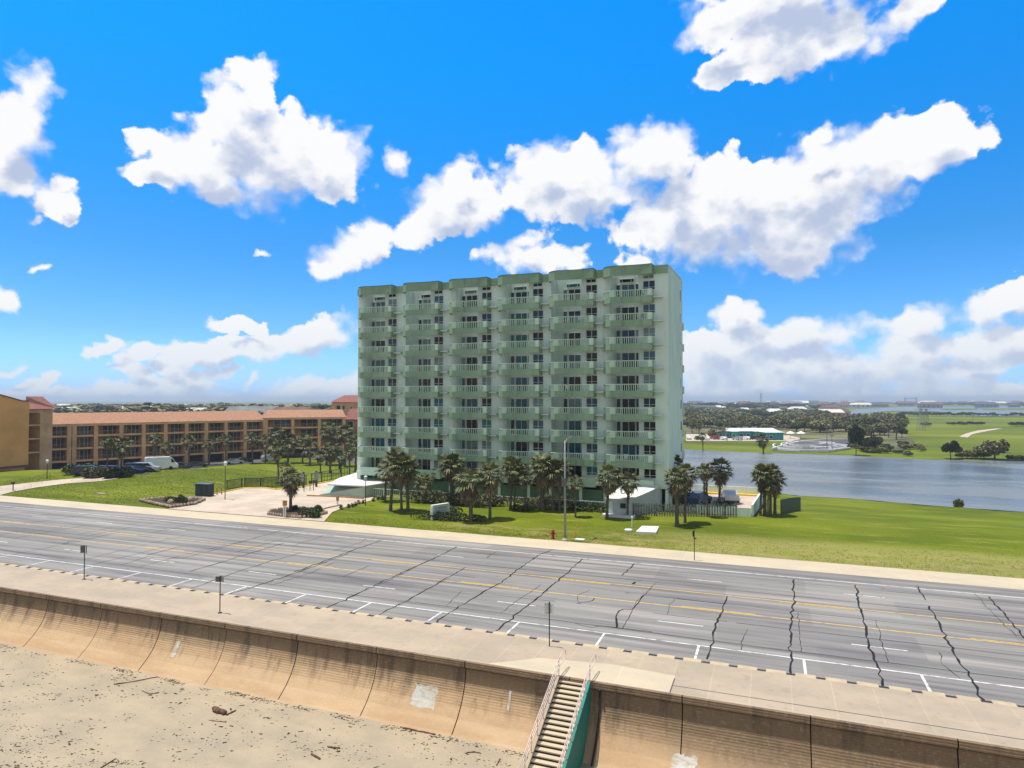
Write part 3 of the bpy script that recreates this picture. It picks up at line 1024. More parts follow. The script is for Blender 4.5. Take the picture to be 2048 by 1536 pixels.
# ------------------------------------------------------------------ the green tower
BL, BD, BROT = 46.1, 11.0, -R(1.95)
ca, sa = math.cos(-BROT), math.sin(-BROT)
tower = empty('apartment_tower', (-11.45 - BL * ca, 82 + BL * sa, 0), BROT, 'ten storey pale green seaside apartment block with wavy balconies', 'apartment building')
def TW(x, y, z=0.0):   # tower-local point to world
    return Vector((tower.location.x + x * ca + y * sa, tower.location.y - x * sa + y * ca, z))
BX = [.45, 8.2, 15.75, 23.3, 30.66, 38.04]
BAYW = 7.45
DEEP = (1, 4)
FZ = [26.24 - 2.914 * k for k in range(9)]      # balcony floors, top to bottom; FZ[8] ~ 2.93
TOP = 30.2
M['side_wall'] = M['wall_pale']

# outer wall: stepped plan profile drawn up the full height
prof = [(0, 0)]
for i, bx_ in enumerate(BX):
    if i in DEEP:
        pts = [(.18, 0), (.18, 1.9), (4.35, 1.9), (4.35, 0)]
    else:
        pts = [(.15, .0), (.45, .06), (.72, .22), (.92, .48), (1.04, .82), (1.1, 1.2), (4.35, 1.2), (4.35, 0)]
    prof += [(bx_ + a, b) for a, b in pts]
prof += [(BL, 0)]
mb = MB()
zs = [0, FZ[8] - .05, TOP - .1]
n = len(prof)
vs = [(a, b, z) for z in zs[1:] for a, b in prof]
mb.add(vs, [(i, i + 1, i + 1 + n, i + n) for i in range(n - 1)])
# gable walls, back wall, roof
mb.add([(0,0,0),(0,BD,0),(0,BD,TOP-.1),(0,0,TOP-.1)], [(0,3,2,1)])
mb.add([(BL,0,0),(BL,BD,0),(BL,BD,TOP-.75),(BL,BD-.9,TOP-.1),(BL,0,TOP-.1)], [(0,1,2,3,4)])
mb.add([(0,BD,0),(BL,BD,0),(BL,BD,TOP-.1),(0,BD,TOP-.1)], [(3,2,1,0)])
mb.build('wall', M['wall_pale'], tower)
mb = MB()
mb.poly([(a, b, TOP - .35) for a, b in prof] + [(BL, BD, TOP - .35), (0, BD, TOP - .35)])
mb.build('roof', M['roof_cap'], tower)
mb = MB()
mb.box(BL - .02, BL + .05, 0, BD - 1, TOP - .22, TOP - .02)
mb.build('roof_edge', M['off_white'], tower)
# ledges of each floor showing at the two ends of the block
CURVE = [(.0, 0), (.0, -.42), (.30, -.95), (.72, -1.38), (1.2, -1.66), (1.8, -1.62), (2.8, -1.42), (3.9, -1.25), (5.0, -1.2), (5.9, -1.28), (6.3, -1.36), (6.3, 0)]
def offset_curve(c, d):
    out = []
    for i, (x, y) in enumerate(c):
        a, b = c[max(i-1, 0)], c[min(i+1, len(c)-1)]
        dx_, dy_ = b[0]-a[0], b[1]-a[1]
        l = math.hypot(dx_, dy_)
        out.append((x - dy_ / l * d, y + dx_ / l * d))
    return out
INNER = offset_curve(CURVE, .14)
def wall_band(m_, z0, z1, mi=0, c0=None, c1=None):
    o_, i_ = (c0 or CURVE), (c1 or INNER)
    k = len(o_)
    vs_ = [(x, y, z) for c in (o_, i_) for z in (z0, z1) for x, y in c]
    fs_ = []
    for i in range(k - 1):
        fs_ += [(i, i+1, k+i+1, k+i), (2*k+i+1, 2*k+i, 3*k+i, 3*k+i+1), (k+i, k+i+1, 3*k+i+1, 3*k+i), (i+1, i, 2*k+i, 2*k+i+1)]
    fs_ += [(0, k, 3*k, 2*k), (k-1, 3*k-1, 4*k-1, 2*k-1)]
    m_.add(vs_, fs_, mi)
def along(c, step):
    out = []
    d = 0
    nxt = step / 2
    for (x0, y0), (x1, y1) in zip(c, c[1:]):
        l = math.hypot(x1-x0, y1-y0)
        while nxt <= d + l:
            f = (nxt - d) / l
            out.append((x0+(x1-x0)*f, y0+(y1-y0)*f, math.atan2(y1-y0, x1-x0)))
            nxt += step
        d += l
    return out
# balcony: slab with deep fascia and side ledge; its railing is a child
mb = MB()
wall_band(mb, -.66, .10)
mb.poly([(x, y, 0) for x, y in CURVE][::-1]); 
mb.poly([(x, y, -.30) for x, y in CURVE])
bal_me = mb.build('balcony', M['sage'], tower)
mb = MB(); mb.box(6.31, 7.46, -.75, 0, -.12, .03)
led = mb.build('ledge', M['off_white'], bal_me)
mb = MB()
wall_band(mb, .84, .94)
for (x, y, a) in along(CURVE, .27):
    if not (x < .05 and y > -.28):
        w_ = .045
        mb.add([(x + math.cos(a)*q - math.sin(a)*p, y + math.sin(a)*q + math.cos(a)*p, z) for z in (.1, .84) for q, p in ((-w_, .02), (w_, .02), (w_, .12), (-w_, .12))],
               [(0,1,5,4),(1,2,6,5),(2,3,7,6),(3,0,4,7)])
def solid_part(c, m_, z0=.1, z1=.9):
    ic = offset_curve(c, .13)
    wall_band(m_, z0, z1, 0, offset_curve(c, -.012), ic)
solid_part([(1.16, -1.64), (1.2, -1.66), (1.75, -1.625)], mb)
solid_part([(5.75, -1.262), (5.9, -1.28), (6.3, -1.36)], mb)
solid_part([(6.3, -1.36), (6.3, -.95)], mb)
solid_part([(6.3, -.25), (6.3, -.02)], mb)
solid_part([(0, -.02), (0, -.25)], mb)
rail_me = mb.build('railing', M['sage_rail'], bal_me)
proto_bal = [bal_me, led, rail_me]

# door, window, transom, seen through the railings
def framed(w, h, cols, d=.10, fr=.065, rows=None):
    f, p = MB(), MB()
    f.box(0, w, -d, 0, 0, fr); f.box(0, w, -d, 0, h - fr, h)
    f.box(0, fr, -d, 0, fr, h - fr); f.box(w - fr, w, -d, 0, fr, h - fr)
    for c in cols: f.box(c - fr*.45, c + fr*.45, -d + .003, 0, fr, h - fr)
    for r_ in (rows or []): f.box(fr, w - fr, -d + .006, 0, r_ - .02, r_ + .02)
    p.poly([(fr, -.03, fr), (w - fr, -.03, fr), (w - fr, -.03, h - fr), (fr, -.03, h - fr)])
    return f, p
def part_pair(name, w, h, cols, m1='white_paint', rows=None, gl='glass'):
    f, p = framed(w, h, cols, rows=rows)
    a = f.build(name, M[m1], tower)
    b = p.build('pane', M[gl], a)
    return [a, b]
door = part_pair('sliding_door', 1.75, 2.05, [.87])
side = part_pair('side_window', .60, 1.95, [], 'off_white', [.72])
win = part_pair('window', 1.55, 1.20, [.77], rows=[.36])
trans_l = part_pair('transom_window', 1.9, .50, [.35, 1.5], 'off_white')
trans_s = part_pair('transom_window', 1.35, .50, [.67], 'off_white')
def put(pair, x, y, z, parent=tower, sx=1):
    c = pair[0].copy(); COL.objects.link(c); c.location = (x, y, z); c.parent = parent; c.scale.x = sx
    for ch in pair[1:]:
        d = ch.copy(); COL.objects.link(d); d.parent = c
    return c
for b, bx_ in enumerate(BX):
    rd = 1.9 if b in DEEP else 1.2
    for k, fz in enumerate(FZ):
        if k < 8:
            put(proto_bal, bx_, 0, fz)
        base = fz + .02
        put(door, bx_ + 1.95, rd - .002, base)
        put(side, bx_ + 1.22, rd - .002, base + .10)
        put(side, bx_ + 3.74, rd - .002, base + .10)
        put(win, bx_ + 4.95, -.002, base + .92)
    put(trans_l, bx_ + 1.7, rd - .002, FZ[0] + 2.28)
    put(trans_s, bx_ + 5.0, -.002, FZ[0] + 2.36)
for pr in (proto_bal, door, side, win, trans_l, trans_s):
    for o in pr: D.objects.remove(o)
# wavy parapet over each bay, and the plain band at ends
for bx_ in BX:
    m_ = MB()
    wall_band(m_, TOP - 1.2, TOP)
    m_.poly([(x, y, TOP - .02) for x, y in CURVE][::-1]); m_.poly([(x, y, TOP - .9) for x, y in CURVE])
    o = m_.build('parapet', M['sage'], tower); o.location = (bx_, 0, 0)
    c_ = MB(); wall_band(c_, TOP, TOP + .05, 0, offset_curve(CURVE, -.03), INNER)
    q = c_.build('coping', M['roof_cap'], o)
m_ = MB()
for a, b in zip([0] + [x + 6.3 for x in BX], BX + [BL]):
    if b - a > .1: m_ = MB(); m_.box(a + .01, b - .01, -.22, .02, TOP - 1.0, TOP - .03); m_.build('roof_band', M['sage'], tower)
# slot windows and little balconies toward the back of the side wall
for k in range(9):
    m_ = MB(); m_.box(BL - .04, BL + .03, BD - 2.0, BD - 1.35, 0, 1.15 if k else 1.5)
    o = m_.build('slot_window', M['glass_dark'], tower); o.location = (0, 0, FZ[k] + .7)
    m_ = MB(); m_.box(BL + .002, BL + .16, BD - .5, BD + .3, 0, 1.0)
    if k: 
        o = m_.build('rear_balcony', M['off_white'], tower); o.location = (0, 0, FZ[k] - .2)
# garage storey: columns, beam, dark interior, green screen wall
m_ = MB()
m_.box(0, BL, -.25, .02, FZ[8] - .25, FZ[8] + .02)
m_.build('beam', M['off_white'], tower)
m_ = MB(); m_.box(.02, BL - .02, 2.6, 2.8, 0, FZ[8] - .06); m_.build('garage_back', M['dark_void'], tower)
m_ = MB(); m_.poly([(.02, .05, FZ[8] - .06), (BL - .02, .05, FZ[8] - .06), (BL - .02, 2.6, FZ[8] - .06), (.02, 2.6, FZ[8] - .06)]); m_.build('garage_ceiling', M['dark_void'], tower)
for x in [.15] + [bx_ - .2 for bx_ in BX[1:]] + [19.5, 27.4, 34.6, 42.0, BL - .5]:
    m_ = MB(); m_.box(x, x + .42, -.02, .45, -.2, FZ[8] - .253); m_.build('column', M['wall_pale'], tower)
m_ = MB()
for a, b in ((.6, 7.9), (8.5, 15.4), (16.2, 19.4), (20.0, 23.0), (23.6, 27.3), (27.9, 30.3), (30.95, 34.5), (35.1, 37.7), (38.3, 41.9)): m_.box(a, b, .1, .28, 0, 2.05)
M['screen_green'] = mat('screen_green', (.10, .20, .13), .8, .1, .5)
m_.build('screen_wall', M['screen_green'], tower)
# terrace wall under the lowest flats
for bx_ in BX:
    m_ = MB()
    k = [(x, y * .55) for x, y in CURVE]
    wall_band(m_, -.45, .75, 0, k, offset_curve(k, .12))
    m_.poly([(x, y, -.02) for x, y in k][::-1])
    o = m_.build('terrace', M['sage_rail'], tower); o.location = (bx_, 0, FZ[8])
M['chair_w'] = M['white_paint']
def chair(parent, x, y, z, rz, m='white_paint'):
    m_ = MB()
    m_.box(-.25, .25, -.25, .25, .38, .44)
    m_.box(-.25, .25, .20, .26, .44, .95)
    for a in (-.22, .18):
        for b in (-.22, .18): m_.box(a, a + .05, b, b + .05, 0, .38)
    o = m_.build('patio_chair', M[m], None)
    p = TW(x, y, z)
    o.location = p; o.rotation_euler = (0, 0, BROT + rz)
    return o
WORDS = ['ground row', 'second row', 'third row', 'fourth row', 'fifth row', 'sixth row', 'seventh row', 'eighth row', 'top row']
ORD = ['first', 'second', 'third', 'fourth', 'fifth', 'sixth']
for (b, k, x, m) in ((0, 2, 3.2, 'white_paint'), (2, 2, 2.2, 'white_paint'), (2, 2, 3.3, 'brown_wall'), (4, 1, 4.3, 'white_paint'), (5, 0, 4.9, 'black_metal'), (5, 1, 5.2, 'black_metal'), (1, 3, 2.6, 'brown_wall'), (3, 3, 3.6, 'white_paint'), (4, 4, 2.6, 'white_paint'), (0, 6, 2.4, 'white_paint'), (5, 7, 2.8, 'white_paint'), (3, 5, 2.5, 'brown_wall'), (1, 6, 5.2, 'white_paint'), (2, 5, 5.0, 'black_metal')):
    o = chair(None, BX[b] + x, -.75, FZ[k] + .01, random.uniform(-1, 1), m)
    nm = {'white_paint': 'white', 'brown_wall': 'brown', 'black_metal': 'black'}[m]
    tag(o, f'{nm} chair on tower balcony, {ORD[b]} column from the left, {WORDS[8 - k]} up', 'chair', 'patio chairs on the tower balconies')
rd_ = MB()
rd_.tube([(0,0,0),(0,0,.5)], .04); rd_.box(-.8, .8, -.03, .03, .5, .56)

# ------------------------------------------------------------------ round the tower: decks, fences, sign, small buildings
def poly_struct(name, pts, m, z=0.0, th=.02):
    m_ = MB(); m_.prism([(p[0], p[1]) for p in pts], [z - .3] * len(pts), [z + th] * len(pts))
    return struct(name, m_, M[m])
def drape(name, pts, m, off=.03, step=2.0):
    """paving that follows the terrain"""
    xs_ = [p[0] for p in pts]; ys_ = [p[1] for p in pts]
    bm = bmesh.new()
    f = bm.faces.new([bm.verts.new((p[0], p[1], 0)) for p in pts])
    for ax in (0, 1):
        lo, hi = (min(xs_), max(xs_)) if ax == 0 else (min(ys_), max(ys_))
        q = lo + step
        while q < hi:
            co = Vector((q, 0, 0)) if ax == 0 else Vector((0, q, 0))
            no = Vector((1, 0, 0)) if ax == 0 else Vector((0, 1, 0))
            bmesh.ops.bisect_plane(bm, geom=bm.verts[:] + bm.edges[:] + bm.faces[:], plane_co=co, plane_no=no)
            q += step
    for v in bm.verts: v.co.z = H(v.co.x, v.co.y) + off
    bmesh.ops.recalc_face_normals(bm, faces=bm.faces[:])
    if bm.faces and sum(f.normal.z for f in bm.faces) < 0: bmesh.ops.reverse_faces(bm, faces=bm.faces[:])
    me = D.meshes.new(name); bm.to_mesh(me); bm.free()
    me.materials.append(M[m])
    o = D.objects.new(name, me); COL.objects.link(o)
    return tag(o, kind='structure')

drape('driveway', [(-69.6, 60.7), (-68.9, 64.2), (-71.2, 68.2), (-74.2, 70.2), (-74.2, 74.0), (-74.9, 79.1), (-72.3, 80.4), (-69.3, 79.6), (-67.3, 82.3), (-67.6, 88), (-67.9, 101), (-62, 101), (-60.5, 90), (-59.6, 78), (-51.6, 78.6), (-49.8, 76.8), (-50.1, 71.0), (-49.1, 66.2), (-46.1, 60.7)], 'drive_concrete', .07)
# yellow kerb round the driveway's far side
m_ = MB()
kp = [(-74.3, 70.3), (-74.4, 74.2), (-75.1, 79.3), (-72.4, 80.6), (-69.4, 79.8), (-67.5, 82.4), (-67.8, 88), (-68.1, 100)]
for a, b in zip(kp, kp[1:]):
    for i in range(6):
        p, q = Vector(a + (0,)).lerp(Vector(b + (0,)), i/6), Vector(a + (0,)).lerp(Vector(b + (0,)), (i+1)/6)
        m_.tube([(p.x, p.y, H(p.x, p.y) + .1), (q.x, q.y, H(q.x, q.y) + .1)], .10, 6)
struct('driveway_kerb', m_, M['yellow_paint'])

# walled pool deck left of the tower with flat white roof
M['deck_white'] = mat('deck_white', (.62, .60, .60), .7, .05, .3)
M['deck_wall'] = mat('deck_wall', (.36, .46, .40), .8, .06, .4)
e = empty('garage_ramp_building', (-57, 78, 0), 0, 'low pale green walled structure with flat white roof beside the driveway', 'garage roof')
m_ = MB()
fp = [(-2.4, -.9), (4.9, -.5), (6.0, 5.0), (.8, 5.6), (.6, 17.5), (-7.0, 18.5), (-4.5, 6)]
m_.prism(fp, 0, [.15, 1.55, 1.55, 1.55, 1.55, 1.55, 1.55]); m_.build('wall', M['deck_wall'], e)
m_ = MB()
fr = [(-.9, -1.05), (5.0, -.65), (6.15, 5.1), (.85, 5.75), (.65, 17.7), (-7.1, 18.7), (-4.0, 6)]
m_.prism(fr, 1.56, 1.72); m_.build('roof', M['deck_white'], e)

# entry sign with panel, cap and end posts
e = empty('entry_sign', GP(880, 1037), R(-0), 'pale green monument sign with a blue script panel in the lawn before the tower', 'sign')
e.rotation_euler = (0, 0, R(68))
m_ = MB(); m_.box(-1.15, 1.15, -.14, .14, 0, 1.55); m_.build('sign_board', M['off_white'], e)
m_ = MB(); m_.box(-1.22, 1.22, -.20, .20, 1.551, 1.66); m_.build('cap', M['wall_pale'], e)
for x in (-1.28, 1.15):
    m_ = MB(); m_.box(x, x + .13, -.2, .2, 0, 1.55); m_.build('post', M['wall_pale'], e)
M['sign_blue'] = mat('sign_blue', (.22, .32, .50), .5)
m_ = MB(); m_.box(-.95, .95, -.155, -.141, .25, 1.42); m_.build('panel', mat('panel_pale', (.42, .50, .60), .5, .05), e)
m_ = MB()   # the lettering is an unreadable flowing script in the photograph
for row, (z, x0, x1) in enumerate(((1.18, -.7, .75), (.90, -.85, .6), (.52, -.5, .8))):
    x = x0
    while x < x1:
        w_ = random.uniform(.05, .13)
        m_.box(x, x + w_, -.163, -.156, z + random.uniform(-.03, .0), z + random.uniform(.06, .15))
        x += w_ + random.uniform(.03, .07)
m_.build('lettering', M['sign_blue'], e)

# white metal guard rail with balusters in front of the tower
def rail_fence(name, a, b, h, sp, mt_, label, cat, z0=None, bw=.03, tops=(1.0, .12), pr=.035, w=0.05, group=None, picket=False, thick=.03):
    a, b = Vector((a[0], a[1], 0)), Vector((b[0], b[1], 0))
    L = (b - a).length
    ang = math.atan2(b.y - a.y, b.x - a.x)
    e = empty(name, (a.x, a.y, 0), ang, label, cat, group)
    zz = lambda s: (H(a.x + (b.x-a.x)*s/L, a.y + (b.y-a.y)*s/L) if z0 is None else z0)
    m_ = MB()
    for t in tops:
        n_ = max(1, int(L / 2))
        for i in range(n_):
            s0, s1 = L*i/n_, L*(i+1)/n_
            m_.add([(s0, -pr, zz(s0)+h*t-.04), (s1, -pr, zz(s1)+h*t-.04), (s1, pr, zz(s1)+h*t-.04), (s0, pr, zz(s0)+h*t-.04),
                    (s0, -pr, zz(s0)+h*t+.04), (s1, -pr, zz(s1)+h*t+.04), (s1, pr, zz(s1)+h*t+.04), (s0, pr, zz(s0)+h*t+.04)], [(3,2,1,0),(4,5,6,7),(0,1,5,4),(1,2,6,5),(2,3,7,6),(3,0,4,7)])
    m_.build('rail', M[mt_], e)
    m_ = MB()
    k = int(L / sp)
    for i in range(k + 1):
        s = i * sp
        th = h * (random.uniform(.94, 1.06) if picket else .98)
        m_.box(s - w/2, s + w/2, -thick/2 - (pr if picket else 0), thick/2 - (pr if picket else 0), zz(s), zz(s) + th)
    m_.build('pickets' if picket else 'balusters', M[mt_], e)
    for i in range(int(L / 2.6) + 1):
        s = min(L, i * 2.6)
        p_ = MB(); p_.box(s - .05, s + .05, -.05, .05, zz(s) - .1, zz(s) + h + .06); p_.build('post', M[mt_], e)
    return e
rail_fence('guard_rail', TW(2.5, -4.2), TW(15.8, -4.4), 1.15, .34, 'white_paint', 'white metal guard rail in front of the left half of the tower', 'railing')
rail_fence('guard_rail', TW(15.9, -4.4), TW(39.0, -3.6), 1.15, .34, 'white_paint', 'long white guard rail in front of the right half of the tower', 'railing')
M['picket'] = mat('picket', (.22, .225, .215), .8, .3, 3)
rail_fence('picket_fence', (-14.9, 77.1), (-3.5, 80.5), 1.45, .30, 'picket', 'weathered grey picket fence right of the small white building', 'fence', picket=True, w=.15, tops=(.85, .2))
rail_fence('slat_fence', (1.2, 85.9), (3.6, 93.2), 1.7, .16, 'dark_green_metal', 'dark slatted fence running down toward the pond behind the palm clump', 'fence', w=.13, picket=True)
M['slat_dark'] = mat('slat_dark', (.055, .06, .055), .8, .2, 2)
rail_fence('iron_fence', (-76.1, 76.9), (-75.6, 79.7), 1.45, .19, 'black_metal', 'short left end of the black iron fence by the lamp post', 'fence', w=.06)
rail_fence('iron_fence', (-75.6, 79.9), (-72.6, 80.9), 1.5, .19, 'slat_dark', 'black iron fence panel at the bend behind the yellow kerb', 'fence', w=.11)
rail_fence('iron_fence', (-72.5, 80.9), (-68.6, 86.0), 1.6, .19, 'slat_dark', 'long black iron fence running back along the grass by the driveway', 'fence', w=.10)
rail_fence('iron_fence', (-68.7, 87.2), (-68.7, 97.0), 1.7, .8, 'black_metal', 'open black railing beyond the driveway gate posts', 'fence', w=.07, tops=(1, .5, .1))
rail_fence('guard_rail', TW(-6.5, 9), TW(-.3, 11), 1.1, .25, 'off_white', 'pale railing on the terrace behind the left corner of the tower', 'railing', z0=.4)
for (x, y, s) in ((-66.6, 82.6, 'left'), (-65.6, 84.4, 'right')):
    e = empty('gate_post', (x, y, H(x, y)), 0, f'tall dark gate post with sign panel at the driveway end, the {s} one', 'gate post')
    m_ = MB(); m_.box(-.12, .12, -.12, .12, 0, 2.5); m_.build('pole', M['black_metal'], e)
    m_ = MB(); m_.box(-.75 if s == 'left' else -.3, .14 if s == 'left' else .5, -.16, -.121, 1.1, 2.3); m_.build('sign_panel', M['grey_box'], e)
# gate operators
for i, (px, py) in enumerate(((608, 985), (620, 983), (627, 982))):
    g_ = GP(px, py)
    e = empty('access_keypad', g_, 0, ['left black access post standing in front of the gate', 'middle black access post with round head by the gate', 'right black access post nearest the pale green wall'][i], 'post')
    m_ = MB(); m_.tube([(0,0,0),(0,0,1.2)], .05, 8); m_.build('pole', M['black_metal'], e)
    m_ = MB(); m_.box(-.14, .14, -.10, .10, 1.2, 1.6); m_.build('head', M['black_metal'], e)

# small white shed with raking roof on the right
e = empty('utility_building', (-17.9, 76.2, 0), 0, 'small white building with raking white roof among the palms', 'building')
fp = [(0, 0), (2.6, .25), (5.5, 6.2), (1.0, 6.0)]
m_ = MB(); m_.prism(fp, -.1, [1.9, 1.88, 3.0, 3.0]); m_.build('wall', mat('shed_wall', (.50, .56, .62), .7, .05), e)
m_ = MB()
nn = 8
lf = [Vector((-.12, -.15, 0)).lerp(Vector((.9, 6.2, 0)), i/nn) for i in range(nn+1)]
rt = [Vector((2.75, .1, 0)).lerp(Vector((5.75, 6.4, 0)), i/nn) for i in range(nn+1)]
hz = [1.93 + 1.2 * (i/nn) ** 1.0 - .12 * math.sin(math.pi * i/nn) for i in range(nn+1)]
vs = [(p.x, p.y, h) for p, h in zip(lf, hz)] + [(p.x, p.y, h) for p, h in zip(rt, hz)] + [(p.x, p.y, h + .1) for p, h in zip(lf, hz)] + [(p.x, p.y, h + .1) for p, h in zip(rt, hz)]
k = nn + 1
fs = []
for i in range(nn): fs += [(i+1, i, k+i, k+i+1), (2*k+i, 2*k+i+1, 3*k+i+1, 3*k+i), (i, i+1, 2*k+i+1, 2*k+i), (k+i+1, k+i, 3*k+i, 3*k+i+1)]
fs += [(0, 2*k, 3*k, k), (nn, k+nn, 3*k+nn, 2*k+nn)]
m_.add(vs, fs); m_.build('roof', M['white_paint'], e)
m_ = MB(); m_.box(1.62, 2.25, .06, .13, .95, 1.5); m_.build('window', M['glass_dark'], e)
m_ = MB(); m_.box(.15, .75, -.02, .06, .1, 1.7); m_.build('door', M['off_white'], e)
m_ = MB(); m_.box(-.3, 3.4, -1.0, -.1, -.1, .28); m_.build('plinth', M['off_white'], e)
for i, (x, y) in enumerate(((1.3, 2.2), (1.9, 3.2))):
    m_ = MB(); m_.lathe([(.14, 2.3), (.14, 3.0), (.22, 3.05), (.22, 3.15), (.1, 3.25)], 8, c=(x, y, 0)); m_.build('roof_vent', M['off_white'], e)

# walled car deck right of the tower
dk = empty('car_deck', TW(BL + .1, 1.0), BROT, 'pale walled car deck with yellow kerb right of the tower', 'parking deck')
m_ = MB(); m_.prism([(0, -1), (9.3, -1), (9.8, 14.5), (0, 14.5)], -.2, .35); m_.build('deck_floor', mat('pink_concrete', (.50, .40, .34), .9, .06), dk)
m_ = MB()
m_.prism([(9.3, -1.1), (9.5, -1.1), (10.0, 14.6), (9.8, 14.6)], -1.2, [1.35, 1.35, 1.35, 1.35])
m_.prism([(0, 14.5), (9.8, 14.5), (9.8, 14.7), (0, 14.7)], -1.2, 1.45)
m_.prism([(3.2, -1.3), (9.28, -1.3), (9.28, -1.12), (3.2, -1.12)], -.2, 1.0)
m_.build('wall', M['wall_pale'], dk)
m_ = MB(); m_.box(2.5, 9.75, 13.6, 14.45, .351, .55); m_.build('kerb', M['yellow_paint'], dk)

# utility box, lamps, bollards, hydrant, pole
g_ = Vector((-73.9, 70.6, H(-73.9, 70.6)))
e = empty('utility_box', g_, R(4), 'large dark green utility cabinet on the grass corner by the driveway', 'utility box')
m_ = MB(); m_.box(-1.05, 1.05, -.62, .62, .12, 1.75); m_.build('cabinet', mat('cab_green', (.02, .035, .04), .5, .1), e)
m_ = MB(); m_.box(-1.1, 1.1, -.68, .68, 1.751, 1.86); m_.build('lid', mat('cab_lid', (.10, .16, .18), .5), e)
m_ = MB(); m_.box(-1.2, 1.2, -.8, .8, -.1, .12); m_.build('plinth', M['concrete'], e)
m_ = MB(); m_.box(-.9, -.06, -.65, -.621, .3, 1.55); m_.box(.06, .9, -.65, -.621, .3, 1.55); m_.build('door', M['dark_green_metal'], e)
for i, (px, py) in enumerate(((434, 991), (443, 990))):
    e = empty('bollard', GP(px, py), 0, ['dark bollard next to the green utility cabinet', 'dark bollard second from the green utility cabinet'][i], 'bollard', 'bollards by the utility cabinet')
    m_ = MB(); m_.lathe([(.07, 0), (.07, .95), (.10, .96), (.10, 1.05), (.03, 1.12)], 8); m_.build('pole', M['brown_wall'], e)
def lamp(loc, h, label, r=.05):
    e = empty('street_lamp', loc, 0, label, 'lamp post')
    m_ = MB(); m_.tube([(0, 0, 0), (0, 0, h)], [r * 1.2, r * .8], 8); m_.build('pole', M['black_metal'], e, True)
    m_ = MB(); m_.lathe([(.08, h), (.20, h + .12), (.20, h + .45), (.26, h + .47), (.06, h + .65)], 8); m_.build('lamp_head', M['off_white'], e)
    return e
lamp(GP(450, 1000), 4.6, 'tall black lamp post with pale head on the grass left of the driveway')
e = lamp(GP(731, 1011), 3.2, 'green lamp post in front of the pale green wall at the lawn corner')
lamp(GP(699, 950), 3.0, 'slim lamp post among the palms behind the flat white roof')
e = empty('utility_pole', (-18.4, 61.1, 0), 0, 'tall grey street pole at the kerb in front of the tower', 'pole')
m_ = MB(); m_.tube([(0, 0, 0), (0, 0, 9.6)], [.12, .065], 12); m_.build('pole', M['galv'], e, True)
m_ = MB(); m_.lathe([(.3, 0), (.3, .12), (.2, .25)], 10); m_.build('base', M['concrete'], e)
m_ = MB(); m_.tube([(0, 0, 9.3), (0, .6, 9.7), (0, 1.6, 9.8)], .04, 6); m_.build('arm', M['galv'], e)
m_ = MB(); m_.box(-.14, .14, 1.5, 2.2, 9.72, 9.88); m_.build('lamp_head', M['galv'], e)
m_ = MB(); m_.box(-.25, .2, -.30, -.16, 5.2, 6.0); m_.build('sign_plate', M['sign_back'], e)
e = empty('fire_hydrant', (-19.75, 61.5, 0), 0, 'red fire hydrant on the verge beside the tall grey pole', 'hydrant')
m_ = MB(); m_.lathe([(.19, 0), (.19, .06), (.13, .1), (.13, .62), (.17, .66), (.15, .78), (.06, .88), (.04, .96)], 12); m_.build('barrel', M['red_paint'], e, True)
m_ = MB(); m_.tube([(-.27, 0, .5), (.27, 0, .5)], .07, 8); m_.tube([(0, -.25, .45), (0, 0, .45)], .08, 8); m_.build('outlet', M['red_paint'], e)
e = empty('marker_post', GP(1150, 1074), 0, 'leaning orange and yellow marker stake in the verge grass', 'marker')
m_ = MB(); m_.tube([(0, 0, 0), (.22, 0, 1.25)], .045, 6); m_.build('stake', M['orange_plastic'], e)
m_ = MB(); m_.tube([(-.15, 0, 0), (-.02, 0, .9)], .03, 6); m_.build('guy', M['yellow_paint'], e)
m_ = MB(); m_.box(-.45, .45, -.3, .3, -.02, .10)
thing('storm_drain', m_, M['white_paint'], 'pale concrete drain cover at the kerb beside the marker stake', 'drain cover', loc=GP(1160, 1080))
p0, p1, p2, p3 = [GP(x, y) for x, y in ((1272, 1067), (1312, 1069), (1318, 1057), (1284, 1056))]
m_ = MB(); m_.prism([(p.x, p.y) for p in (p0, p1, p2, p3)], -.1, .22)
thing('utility_slab', m_, M['white_paint'], 'flat white concrete vault lid lying in the lawn', 'vault lid')
p_ = GP(1262, 1063)
e = empty('vent_pipe', GP(1264, 1054), 0, 'short white vent pipe standing behind the flat white vault lid', 'vent pipe')
m_ = MB(); m_.tube([(0, 0, 0), (0, 0, .95)], .07, 8); m_.build('pipe', M['white_paint'], e)
m_ = MB(); m_.lathe([(.11, .95), (.13, 1.05), (.05, 1.15)], 8); m_.build('cap', M['off_white'], e)
m_ = MB(); m_.lathe([(.40, 0), (.42, .18), (.38, .24)], 14)
thing('manhole_ring', m_, M['off_white'], 'round pale manhole ring left of the vent pipe in the lawn', 'manhole', loc=GP(1257, 1063))
m_ = MB(); m_.box(-.9, .9, -.35, .35, -.05, .12)
thing('utility_slab', m_, M['rock'], 'small beige slab lying in the grass slope at far left', 'slab', loc=GP(201, 988))
e = empty('mailbox', GP(26, 982), 0, 'small dark mailbox on a post at the far left roadside', 'mailbox')
m_ = MB(); m_.box(-.05, .05, -.05, .05, 0, 1.0); m_.build('post', M['bark'], e)
m_ = MB(); m_.box(-.35, .2, -.15, .15, 1.0, 1.32); m_.build('box', M['black_metal'], e)

